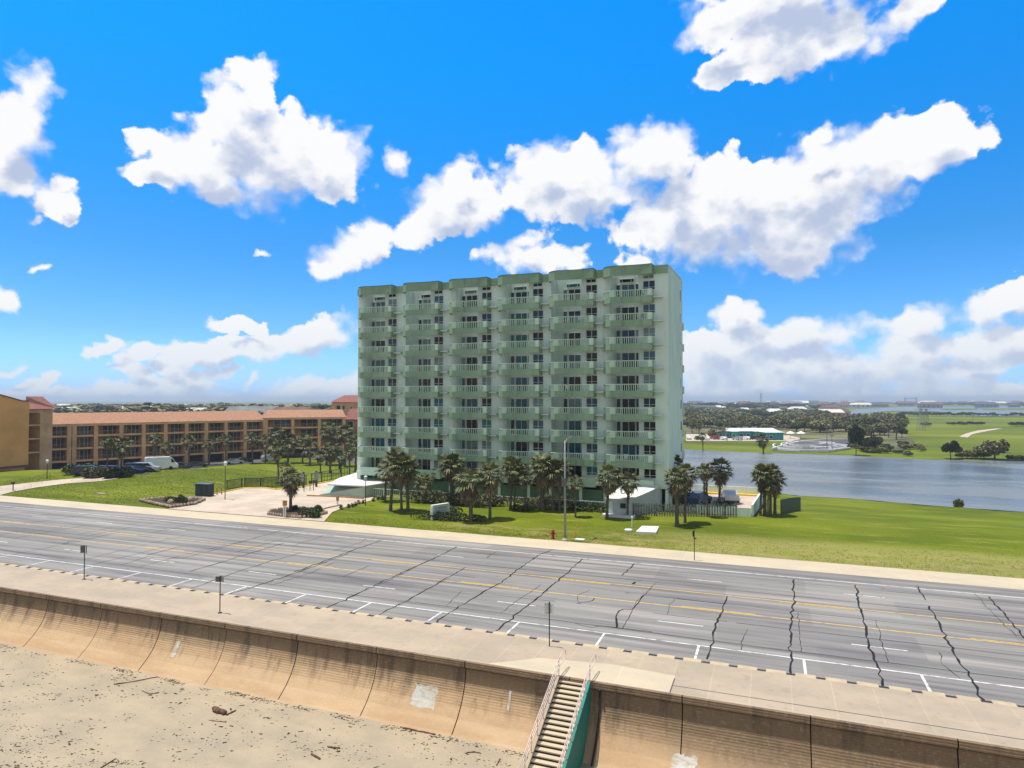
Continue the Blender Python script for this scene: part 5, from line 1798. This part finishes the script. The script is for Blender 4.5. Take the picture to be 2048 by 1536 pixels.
# far left gable block
a, b = XZ((-60 - 1024) / FPX * 118, 118), XZ((57.5 - 1024) / FPX * 127, 127)
Lg = math.dist(a, b); ang = math.atan2(b[1] - a[1], b[0] - a[0])
e = empty('condominium_gable_block', (a[0], a[1], 0), ang, 'big blank orange gable wall at the far left edge', 'building')
m_ = MB()
gp_ = [(0, .9), (Lg, .9), (Lg, 13.25), (Lg * .86, 13.3), (Lg * .35, 14.8), (0, 15.6)]
k = len(gp_)
m_.add([(x, -.25, z) for x, z in gp_] + [(x, 16, z) for x, z in gp_], [tuple(range(k)), tuple(range(2*k-1, k-1, -1))] + [(i, i + k, (i+1) % k + k, (i+1) % k) for i in range(k)])
m_.build('wall', M['orange_wall'], e)
m_ = MB(); m_.box(.4, Lg - .5, 0, 15.8, -3, .9); m_.build('base_wall', M['tan_wall'], e)
m_ = MB(); m_.box(-.2, Lg + .1, -.36, .0, .75, 1.15); m_.build('trim', M['roof_dark_tile'], e)
m_ = MB()
m_.add([(x, -.45, z + .02) for x, z in gp_[2:]] + [(x, 16.2, z + .02) for x, z in gp_[2:]] + [(x, -.45, z + .22) for x, z in gp_[2:]] + [(x, 16.2, z + .22) for x, z in gp_[2:]],
       [(i+8, i + 9, i + 13, i + 12) for i in range(3)] + [(i+1, i, i+4, i+5) for i in range(3)] + [(i, i+1, i+9, i+8) for i in range(3)] + [(0, 8, 12, 4), (3, 7, 15, 11)])
m_.build('roof', M['roof_dark_tile'], e)
m_ = MB(); m_.box(5.0, 6.9, -.06, .0, -1.9, -.9); m_.box(7.4, 8.8, -.06, .0, -1.7, -.7); m_.build('sign_board', M['off_white'], e)
# connecting stair block
a, b = XZ((52 - 1024) / FPX * 134, 134), XZ((108 - 1024) / FPX * 140, 140)
Lg = math.dist(a, b); ang = math.atan2(b[1] - a[1], b[0] - a[0])
e = empty('stair_block', (a[0], a[1], 0), ang, 'recessed stair block with purple brown roof between gable wall and long wing', 'building')
m_ = MB(); m_.box(3.2, Lg - .2, 0, 9, -2.9, 11.6); m_.box(0, 3.2, 3.0, 9, -2.9, 11.6); m_.box(0, 3.2, 0, 2.9, 10.9, 11.6); m_.build('wall', M['tan_wall'], e)
m_ = MB(); m_.add([(-.3, -.6, 11.7), (Lg + .3, -.6, 11.7), (Lg + .3, 9, 11.7), (-.3, 9, 11.7), (-.3, 3, 13.2), (Lg + .3, 3.4, 14.3), (Lg * .45, 3.4, 14.3), (Lg * .4, 3, 13.2)],
      [(0, 1, 5, 6, 7, 4), (1, 2, 5), (2, 3, 4, 7, 6, 5), (3, 0, 4), (3, 2, 1, 0)])
m_.build('roof', M['roof_dark_tile'], e)
for f in (2.6, 5.4, 8.2):
    m_ = MB(); m_.box(0, 3.1, -.2, 2.9, f, f + .3); m_.build('landing', M['tan_wall'], e)
m_ = MB(); m_.box(.1, 3.1, 2.85, 2.95, -2.6, 10.8); m_.build('stairwell', M['brown_wall'], e)
# garden strips, kerbs and paving round the car park
drape('side_drive', [tuple(GP(*q)[:2]) for q in ((0, 991), (26, 984), (70, 976), (130, 968), (200, 963), (240, 957), (190, 955), (120, 960), (60, 966), (0, 973), (-60, 984))], 'drive_concrete', .07, 3)
drape('car_park', [tuple(GP(*q)[:2]) for q in ((225, 957), (300, 947), (400, 934), (520, 926), (560, 916), (600, 914), (645, 922), (700, 926))] + [(-62, 185), (-118, 182), (-152, 108), (-150, 97)], 'asphalt_plain', .06, 3)
for i, (px, py, rx, lb, mm) in enumerate(((166, 948, 3.0, 'low hedge bed left of the parked cars', 'leaf'), (205, 955, 2.6, 'flower bed in front of the leftmost car park palm', 'flower_hedge'), (240, 955, 2.4, 'low bushes at the foot of the palm above parked cars', 'leaf_dark'), (510, 908, 5, 'dark leafy bushes before the part column of the wing', 'leaf_dark'), (590, 905, 7, 'mixed bushes before the right run of the orange wing', 'leaf_olive'), (640, 898, 6, 'olive bushes under the end balconies of the wing', 'leaf_olive'), (675, 900, 5, 'shaded bushes by the end column of the wing', 'leaf_dark'), (700, 880, 4.5, 'tall leafy thicket just left of the tower', 'leaf'))):
    g_ = GP(px, py)
    hh = 1.0 if i < 3 else 2.2
    if i == 7: hh = 3.6
    shrub('shrub', g_, (rx, 1.4, hh), lb, mm, n=1100, s=.24 if i < 3 else .34, rz=R(50))
e = empty('banner_flag', GP(680, 939), 0, 'purple and white feather banner among the palms left of the tower', 'banner')
m_ = MB(); m_.tube([(0, 0, 0), (0, 0, 3.6)], .04, 6); m_.build('pole', M['black_metal'], e)
m_ = MB(); m_.prism([(-.9, -.03), (.9, -.03), (.9, .03), (-.9, .03)], 2.2, [3.2, 3.3, 3.3, 3.2]); m_.build('cloth', M['banner_white'], e)
m_ = MB(); m_.prism([(-.4, -.05), (.4, -.05), (.4, .05), (-.4, .05)], .3, 2.2); m_.build('banner', M['leaf_dark'], e)
lamp(GP(94, 958), 2.6, 'small lamp with white globe head before the far left buildings', .06)

# ------------------------------------------------------------------ beyond the pond
def tree(name, h, r, seed, leafm, label='t', n=900, s=.5, lobes=9, flat=.75, trunk_r=.22):
    random.seed(seed)
    e = empty(name, (0, 0, 0), 0, label, 'tree')
    m_ = MB()
    fk = h * .35
    m_.tube([(0, 0, -.5), (.1, 0, fk * .6), (0, .1, fk)], [trunk_r * 1.4, trunk_r, trunk_r * .9], 7)
    lob = []
    for i in range(lobes):
        a = i * 2.399 + random.gauss(0, .3)
        rr = r * random.uniform(.25, .72)
        c = Vector((math.cos(a) * rr, math.sin(a) * rr, h * random.uniform(.5, .82)))
        lob.append(c)
        m_.tube([(0, 0, fk * .9), (c.x * .5, c.y * .5, (fk + c.z) * .5), c], [trunk_r * .7, trunk_r * .4, .04], 5)
    m_.build('trunk', M['bark'], e)
    m_ = MB()
    for c in lob:
        q = r * random.uniform(.32, .5)
        leaf_cloud(m_, c, (q, q, q * flat), n // lobes, s)
    m_.build('crown', M[leafm], e)
    return e
TP = {
 'oak': tree('broad_tree', 7, 4.6, 1, 'leaf', n=1500, s=.42),
 'olive': tree('scrub_tree', 5, 4.2, 2, 'leaf_olive', n=1300, s=.42),
 'dark': tree('dark_tree', 8, 4.2, 3, 'leaf_dark', n=1500, s=.42),
 'bush': tree('scrub_bush', 3, 3.4, 4, 'leaf_olive', n=900, s=.35, flat=.6, trunk_r=.1),
 'gbush': tree('green_bush', 2.6, 3.2, 5, 'leaf', n=900, s=.32, flat=.6, trunk_r=.1),
}
def put_tree(k, px, py, hpx, label, group=None, wide=1.0, z=None):
    b = GP(px, py)
    dep = -b.x * math.sin(YAW) + b.y * math.cos(YAW)
    s = hpx / FPX * dep / {'oak': 7, 'olive': 5, 'dark': 8, 'bush': 3, 'gbush': 2.6}[k]
    b.z -= .1
    return copy_tree(TP[k], b, random.uniform(0, 6.28), (s * wide, s * wide, s), label, group)
random.seed(44)
place_palm('thin', 1406, 870, 1406, 903, 10, 'lone thin palm on the far pond bank nearest the tower', 'lone palms on the far pond bank')
place_palm('full', 1526, 876, 1527, 909, 14, 'lone palm on the far pond bank left of the track', 'lone palms on the far pond bank')
put_tree('dark', 1712, 911, 66, 'tall dark pine like tree on the far bank at the right end of the track', wide=.42)
put_tree('dark', 1736, 904, 34, 'dark rounded tree right of the tall pine like tree', wide=1.1)
put_tree('dark', 1752, 900, 28, 'smaller dark tree third from the track end', wide=1.0)
put_tree('oak', 1725, 870, 34, 'brown shadowed tree behind the dark rounded one', wide=1.0)
place_palm('full', 1793, 848, 1793, 880, 12, 'tall palm at the right end of the scrub wood', 'palms at the end of the scrub wood')
place_palm('full', 1805, 842, 1806, 868, 11, 'palm farthest right over the scrub wood', 'palms at the end of the scrub wood')
place_palm('thin', 1778, 846, 1777, 876, 9, 'slender palm left of the pair ending the scrub wood', 'palms at the end of the scrub wood')
put_tree('dark', 1804, 876, 26, 'dark tree under the palms at the wood end', wide=.8)
put_tree('dark', 1901, 918, 40, 'dark leaning tree cluster on the far bank in the green field', wide=.75)
put_tree('oak', 1917, 912, 22, 'smaller tree attached to the right of the leaning dark tree', wide=.8)
put_tree('olive', 1990, 919, 38, 'spreading tree on the far bank near the right edge', wide=.85)
put_tree('dark', 2008, 905, 26, 'dark crown right behind the spreading bank tree', wide=.7)
put_tree('olive', 1968, 918, 26, 'low tree left of the spreading bank tree', wide=.9)
for i, px in enumerate(range(1925, 1965, 9)): put_tree('bush', px, 917, 12 + (i % 3) * 2, 'dark bank bush between the two tree groups right of centre', 'bank bushes between the two tree groups', 1.0)
for i, px in enumerate((2026, 2035, 2044)): put_tree('gbush', px, 921, 10, 'small bush on the far bank at the right edge', 'small bushes at the right edge of the far bank', 1.0)
for i in range(34):
    px = random.uniform(1700, 1850)
    py = 913 - random.uniform(0, 22) - (6 if px < 1760 else 0)
    put_tree(random.choice(['gbush', 'bush']), px, py, random.uniform(5, 10), 'low green bush on the reedy far bank right of the track', 'bushes on the reedy far bank', 1.2)
# dense scrub wood behind the motel
for i in range(150):
    py = 828 + 48 * random.random() ** .8
    px = random.uniform(1372, 1800 if py > 836 else 1700)
    if py > 862 and px < 1590: py = random.uniform(845, 861)
    if 1560 < px < 1700 and py > 866: py -= 12
    k = random.choice(['oak', 'olive', 'olive', 'dark', 'bush', 'olive'])
    hp = 10 + (py - 826) * .28 + random.uniform(-2, 4)
    if k in ('bush',): hp *= .55
    put_tree(k, px, py, hp, {'oak': 'green broad tree', 'olive': 'olive brown scrub tree', 'dark': 'dark green tree', 'bush': 'low olive scrub bush'}[k] + ' in the scrub wood behind the teal motel', {'oak': 'green broad', 'olive': 'olive brown', 'dark': 'dark green', 'bush': 'low olive'}[k] + ' trees of the scrub wood', random.uniform(.9, 1.3))
for i, (px, py, h) in enumerate(((1384, 866, 20), (1398, 867, 18), (1424, 868, 16), (1436, 868, 22), (1452, 867, 14), (1480, 862, 18), (1500, 862, 16), (1516, 862, 18))):
    if i in (2, 3): put_tree('olive', px, py + 8, h, ['', '', 'bare brown tree left of the motel roof', 'bare brown tree touching the motel roof end'][i], None, .8)
    else: place_palm('full', px, py - h, px, py, 8, 'palm in the row behind the motel', 'palms in the row behind the motel')
# far hedges in the field
for (x0, x1, py, h, n_) in ((1895, 1968, 850, 7, 12), (2022, 2060, 852, 9, 8), (1845, 1862, 851, 7, 4), (1800, 1990, 832, 8, 22), (1975, 2060, 832, 7, 10)):
    for i in range(n_):
        put_tree(random.choice(['oak', 'dark']), x0 + (x1 - x0) * (i + random.random() * .6) / n_, py + random.uniform(-.7, .7), h * random.uniform(.7, 1.15), 'dark low tree in the hedge lines of the far green field', 'hedge line trees of the far field', 1.5)
put_tree('gbush', 1852, 851, 5, 'single round bush in the far field left of the hedge', None, 1.2)

def flat_poly(name, pts, m, z):
    m_ = MB(); m_.poly([tuple(P(x, y, z)) for x, y in pts])
    o = m_.build(name, M[m]); 
    if o.data.polygons[0].normal.z < 0: o.data.flip_normals()
    return tag(o, kind='structure')
M['scrub'] = mat('scrub', (.19, .17, .075), .95, .2, .025, col2=(.06, .075, .03), detail=7)
M['pale_flat'] = mat('pale_flat', (.42, .38, .27), .95, .15, .02, col2=(.16, .18, .08), stretch=(1, 3, 1))
flat_poly('bay_water', [(1640, 825), (1720, 818.5), (1800, 814), (1950, 813), (2090, 813), (2090, 830), (1960, 832), (1915, 827), (1860, 822), (1780, 822), (1700, 829), (1655, 833)], 'water', -2.7)
flat_poly('mud_flat', [(1440, 834), (1500, 826), (1560, 821), (1640, 822), (1620, 829), (1540, 834)], 'pale_flat', -2.8)
flat_poly('mud_flat', [(1960, 817), (2090, 816), (2090, 820), (1970, 820)], 'grass', -2.5)
flat_poly('field_path', [(1918, 873), (1935, 875), (1945, 868), (1975, 862), (2005, 857), (1990, 857), (1955, 861), (1932, 867)], 'drive_concrete', -2.9)

drape('scrub_floor', [tuple(GP(*q)[:2]) for q in ((1372, 868), (1470, 862), (1560, 866), (1600, 876), (1700, 880), (1712, 898), (1800, 906), (1830, 884), (1806, 866), (1800, 850), (1760, 838), (1660, 836), (1500, 830), (1372, 826))], 'scrub', .12, 30)
# motel
e = block('motel_building', 1432, 1556, 286, 9, -3.0, .1, 1.3, 'long low teal and blue motel across the pond', 'motel_teal', 'off_white', [(1 + i * 3.0, -2.2, 1.6, 1.2) for i in range(8)], hip=1.0)
block('motel_building', 1532, 1566, 272, 8, -3.0, .2, 1.5, 'teal gable end pavilion at the right end of the motel', 'motel_teal', 'off_white', [(1.2, -2.3, 1.5, 1.3)], hip=3.4)
for i, (x0, x1) in enumerate(((1462, 1476), (1508, 1524))):
    block('motel_shed', x0, x1, 284.5, .6, -3.0, .0, .1, ['green painted front bay of the motel, the left one', 'green painted front bay of the motel, the right one'][i], 'motel_green', 'off_white', [(.6, -2.2, 1.2, 1.2)], hip=.2)
for i in range(9):
    g_ = GP(1378 + i * 17 + (12 if i > 4 else 0), 879 + (i % 3) * .7)
    put_car(['car', 'suv'][i % 2], g_, R(100 + i * 7), ['car_white', 'car_black', 'car_white', 'car_red', 'car_white', 'car_silver', 'car_white', 'car_black', 'car_silver'][i], ['white car nearest the tower across the pond', 'black car second from the tower across the pond', 'white car third from the tower across the pond', 'red car before the left end of the motel', 'white car before the left part of the motel', 'silver car before the motel middle', 'white car right of the motel middle', 'black car before the right part of the motel', 'silver car at the right end of the motel front'][i], 'cars in front of the motel')
drape('motel_yard', [tuple(GP(x, y)[:2]) for x, y in ((1372, 882), (1600, 882), (1600, 871), (1372, 868))], 'drive_concrete', .06, 12)
for i, px in enumerate((1581, 1602)):
    e = empty('parasol', GP(px, 877), 0, ['left white parasol between motel and track', 'right white parasol between motel and track'][i], 'parasol')
    m_ = MB(); m_.tube([(0, 0, 0), (0, 0, 2.6)], .07, 6); m_.build('pole', M['galv'], e)
    m_ = MB(); m_.lathe([(1.9, 2.2), (1.2, 2.7), (.1, 3.2)], 10); m_.build('canopy', M['white_paint'], e)
# kart track with white barriers
e = empty('kart_track', (0, 0, 0), 0, 'kart track with looping white barriers on the far bank', 'race track')
tp = [GP(x, y) for x, y in ((1542, 901), (1600, 904), (1660, 905), (1702, 899), (1706, 884), (1690, 879), (1600, 879), (1572, 884))]
m_ = MB(); m_.poly([(p.x, p.y, -2.9) for p in tp]); o = m_.build('track_surface', mat('track_asphalt', (.085, .08, .085), .9, .1, .1), e)
if o.data.polygons[0].normal.z < 0: o.data.flip_normals()
def barrier(pts, label=None):
    m_ = MB()
    q = [P(x, y, -2.9) for x, y in pts]
    for a, b in zip(q, q[1:]):
        d = (b - a).normalized(); w = Vector((-d.y, d.x, 0)) * .22
        m_.prism([((a - w).x, (a - w).y), ((b - w).x, (b - w).y), ((b + w).x, (b + w).y), ((a + w).x, (a + w).y)], -2.9, -2.3)
    m_.build('barrier', M['white_paint'], e)
def ell(cx, cy, rx, ry, a0, a1, n=22): return [(cx + rx * math.cos(R(a0 + (a1-a0)*i/n)), cy + ry * math.sin(R(a0 + (a1-a0)*i/n))) for i in range(n + 1)]
barrier(ell(1622, 893, 76, 9, 200, 20)[::1])
barrier(ell(1620, 891, 58, 6.2, 20, 330))
barrier(ell(1612, 888, 40, 3.6, 0, 300))
barrier([(1545, 899), (1575, 890), (1605, 884), (1650, 880.5), (1700, 880)])
barrier([(1556, 900.5), (1600, 903), (1655, 903.5), (1700, 898)])
barrier([(1640, 887), (1672, 890), (1700, 893), (1668, 897), (1630, 898)])
barrier([(1585, 895), (1620, 894), (1665, 898)])
for i, (px, py, h) in enumerate(((1654, 899, 44), (1664, 901, 30), (1454, 884, 26), (1560, 879, 22), (1430, 872, 26), (1946, 846, 14), (1966, 820, 0))):
    if not h: continue
    g_ = GP(px, py); dep = -g_.x * math.sin(YAW) + g_.y * math.cos(YAW); hh = h / FPX * dep
    e = empty('light_mast', g_, 0, ['slim light mast standing in the kart track', 'shorter light mast beside the slim one in the track', 'pole by the left end of the motel', 'pole between motel and parasols', 'pole over the parked cars left of the motel', 'pole beyond the field hedge at right'][i], 'pole')
    m_ = MB(); m_.tube([(0, 0, 0), (0, 0, hh)], [.14, .08], 6); m_.build('pole', M['galv'], e)
    m_ = MB(); m_.box(-.6, .6, -.12, .12, hh - .1, hh + .15); m_.build('lamp_head', M['galv'], e)
def pylon(px, py, h_px, label, w=3.2, name='power_pylon'):
    g_ = GP(px, py); dep = -g_.x * math.sin(YAW) + g_.y * math.cos(YAW); hh = h_px / FPX * dep
    e = empty(name, g_, .3, label, 'pylon')
    m_ = MB(); k = 7
    for sx in (-1, 1):
        for sy in (-1, 1): m_.tube([(sx*w/2, sy*w/2, 0), (sx*w*.12, sy*w*.12, hh)], .10, 4)
    for i in range(k):
        z0_, z1_ = hh*i/k, hh*(i+1)/k
        w0, w1 = w/2*(1-.76*i/k), w/2*(1-.76*(i+1)/k)
        for s in (-1, 1):
            m_.tube([(-w0, s*w0, z0_), (w1, s*w1, z1_)], .06, 4); m_.tube([(s*w0, -w0, z0_), (s*w1, w1, z1_)], .06, 4)
    m_.build('lattice', M['galv'], e)
    m_ = MB()
    for z_ in (.72, .84, .96): m_.tube([(-w*1.1, 0, hh*z_), (w*1.1, 0, hh*z_)], .10, 4)
    m_.build('cross_arm', M['galv'], e)
pylon(1842, 861, 44, 'steel lattice power pylon in the far field left of the hedge')
pylon(1853, 854, 36, 'second lattice pylon right behind the first in the far field', 2.6)
pylon(1522, 826, 40, 'tall thin radio mast on the horizon above the scrub wood', 3.0, 'radio_mast')

# ------------------------------------------------------------------ distant town on both sides
def house(name, seed, wallc, roofc, lab):
    random.seed(seed)
    e = empty(name, (0, 0, 0), 0, lab, 'house')
    m_ = MB(); m_.box(-6, 6, -4, 4, -.5, 4.6); m_.build('wall', wallc, e)
    m_ = MB(); m_.add([(-6.6, -4.6, 4.5), (6.6, -4.6, 4.5), (6.6, 4.6, 4.5), (-6.6, 4.6, 4.5), (-5.2, 0, 7.2), (5.2, 0, 7.2)], [(0, 1, 5, 4), (1, 2, 5), (2, 3, 4, 5), (3, 0, 4), (3, 2, 1, 0)])
    m_.build('roof', roofc, e)
    for i in range(4):
        m_ = MB(); m_.box(-4.8 + i * 2.7, -3.6 + i * 2.7, -4.06, -3.98, 1.6, 3.2); m_.build('window', M['glass_dark'], e)
    return e
HW = [mat('house_white', (.62, .62, .60), .8), mat('house_cream', (.52, .44, .32), .8), mat('house_blue', (.20, .28, .36), .8), mat('house_orange', (.50, .26, .12), .8), mat('house_grey', (.28, .30, .32), .8)]
HR = [mat('roof_grey', (.20, .21, .22), .9), mat('roof_brown', (.16, .10, .08), .9), mat('roof_white', (.65, .66, .66), .8), mat('roof_slate', (.09, .11, .13), .9)]
KH = [('white walled house with grey roof', house('house', 1, HW[0], HR[0], 'h')), ('cream house with brown roof', house('house', 2, HW[1], HR[1], 'h')), ('blue grey house with slate roof', house('house', 3, HW[2], HR[3], 'h')), ('orange house with white roof', house('house', 4, HW[3], HR[2], 'h')), ('white house with white roof', house('house', 5, HW[0], HR[2], 'h')), ('grey house with brown roof', house('house', 6, HW[4], HR[1], 'h'))]
def put_house(px, Zd, hm, wide, side, idx=None):
    i = random.randrange(6) if idx is None else idx
    x, y = XZ((px - 1024) / FPX * Zd, Zd)
    s = hm / 7.2
    copy_tree(KH[i][1], Vector((x, y, -3.0)), YAW + random.uniform(-.5, .5), (s * wide, s, s), f'{KH[i][0]} in the distant town {side}', f'{KH[i][0]}s {side}')
def far_tree(px, Zd, hm, side, k=None):
    k = k or random.choice(['oak', 'dark', 'dark', 'olive'])
    x, y = XZ((px - 1024) / FPX * Zd, Zd)
    s = hm / {'oak': 7, 'olive': 5, 'dark': 8}[k]
    copy_tree(TP[k], Vector((x, y, -3.1)), random.uniform(0, 6.28), (s * 2.6, s * 2.6, s), f'distant {({"oak": "green", "dark": "dark", "olive": "olive"})[k]} tree among the far houses {side}', f'distant {({"oak": "green", "dark": "dark", "olive": "olive"})[k]} trees {side}')
random.seed(77)
LS, RS = 'beyond the orange wing', 'beyond the scrub wood'
for i in range(60):
    Zd = random.choice([420, 520, 650, 800, 1000, 1300])
    put_house(random.uniform(95, 715), Zd * random.uniform(.9, 1.1), (16.5 - Zd * .0053) * random.uniform(.55, .95), random.uniform(.8, 1.6), LS)
for px, Zd, w, idx in ((362, 330, 3.2, 4), (412, 340, 1.2, 3), (440, 350, 2.4, 4), (478, 340, 1.4, 3), (500, 370, 3, 2), (575, 330, 3.6, 4), (650, 330, 2.4, 3), (300, 360, 2.0, 1), (260, 380, 2.4, 2)):
    put_house(px, Zd, 6.4 + (Zd - 330) / 60, w, LS, idx)
for i in range(170):
    Zd = random.choice([450, 600, 760, 950, 1250])
    zz_ = Zd * random.uniform(.9, 1.1); far_tree(random.uniform(90, 720), zz_, (16.5 - zz_ * .0053) * random.uniform(.6, 1.0), LS)
for i in range(75):
    Zd = random.choice([1500, 1900, 2400, 3000, 3800])
    px = random.uniform(1368, 2060)
    put_house(px, Zd * random.uniform(.93, 1.07), 16 * random.uniform(.5, 1.0), random.uniform(1.0, 2.4), RS)
for i in range(230):
    Zd = random.choice([1100, 1400, 1800, 2300, 3000, 3900])
    px = random.uniform(1368, 2060)
    if Zd < 1800 and px > 1640: Zd = 2300
    far_tree(px, Zd * random.uniform(.93, 1.07), max(7, 16.5 - Zd * .0026) * random.uniform(.55, 1.0), RS)
for i in range(26): put_house(random.uniform(1375, 1680), random.uniform(620, 1300), random.uniform(5, 9), random.uniform(.8, 1.8), 'near the mud flat')
for i in range(70):
    far_tree(random.uniform(1370, 1640), random.uniform(560, 900), random.uniform(5, 8), 'near the mud flat')
# long bridge like frame on the skyline
x, y = XZ((1821 - 1024) / FPX * 2800, 2800)
e = empty('gantry_bridge', (x, y, -3), YAW, 'long lifted gantry bridge on the right skyline', 'bridge')
m_ = MB(); m_.box(-27, 27, -3, 3, 22, 24.5); m_.build('deck', HW[4], e)
for q in (-25, 22): m_ = MB(); m_.box(q, q + 3, -2, 2, 0, 29); m_.build('tower', HW[4], e)
x, y = XZ((1690 - 1024) / FPX * 2400, 2400)
# islands across the bay
flat_poly('bay_island', [(1880, 817), (1960, 816.5), (1950, 819), (1890, 819.4)], 'grass', -2.3)

for o in list(protos.values()) + list(TP.values()) + [h for _, h in KH] + list(base_cars.values()): drop(o)

# ------------------------------------------------------------------ haze
mb = MB(); mb.box(-7200, 7200, -460, 8900, -9, 52)
hz_ = mb.build('haze', [])
hz_['kind'] = 'stuff'; hz_['label'] = 'thin pale sea haze'; 
hm_ = D.materials.new('haze'); hm_.use_nodes = True
ht = hm_.node_tree
ht.nodes.remove(ht.nodes['Principled BSDF'])
vol = ht.nodes.new('ShaderNodeVolumePrincipled')
vol.inputs['Color'].default_value = (.70, .82, .95, 1)
vol.inputs['Density'].default_value = HAZE
vol.inputs['Anisotropy'].default_value = 0.2
ht.links.new(vol.outputs[0], ht.nodes['Material Output'].inputs['Volume'])
hz_.data.materials.append(hm_)
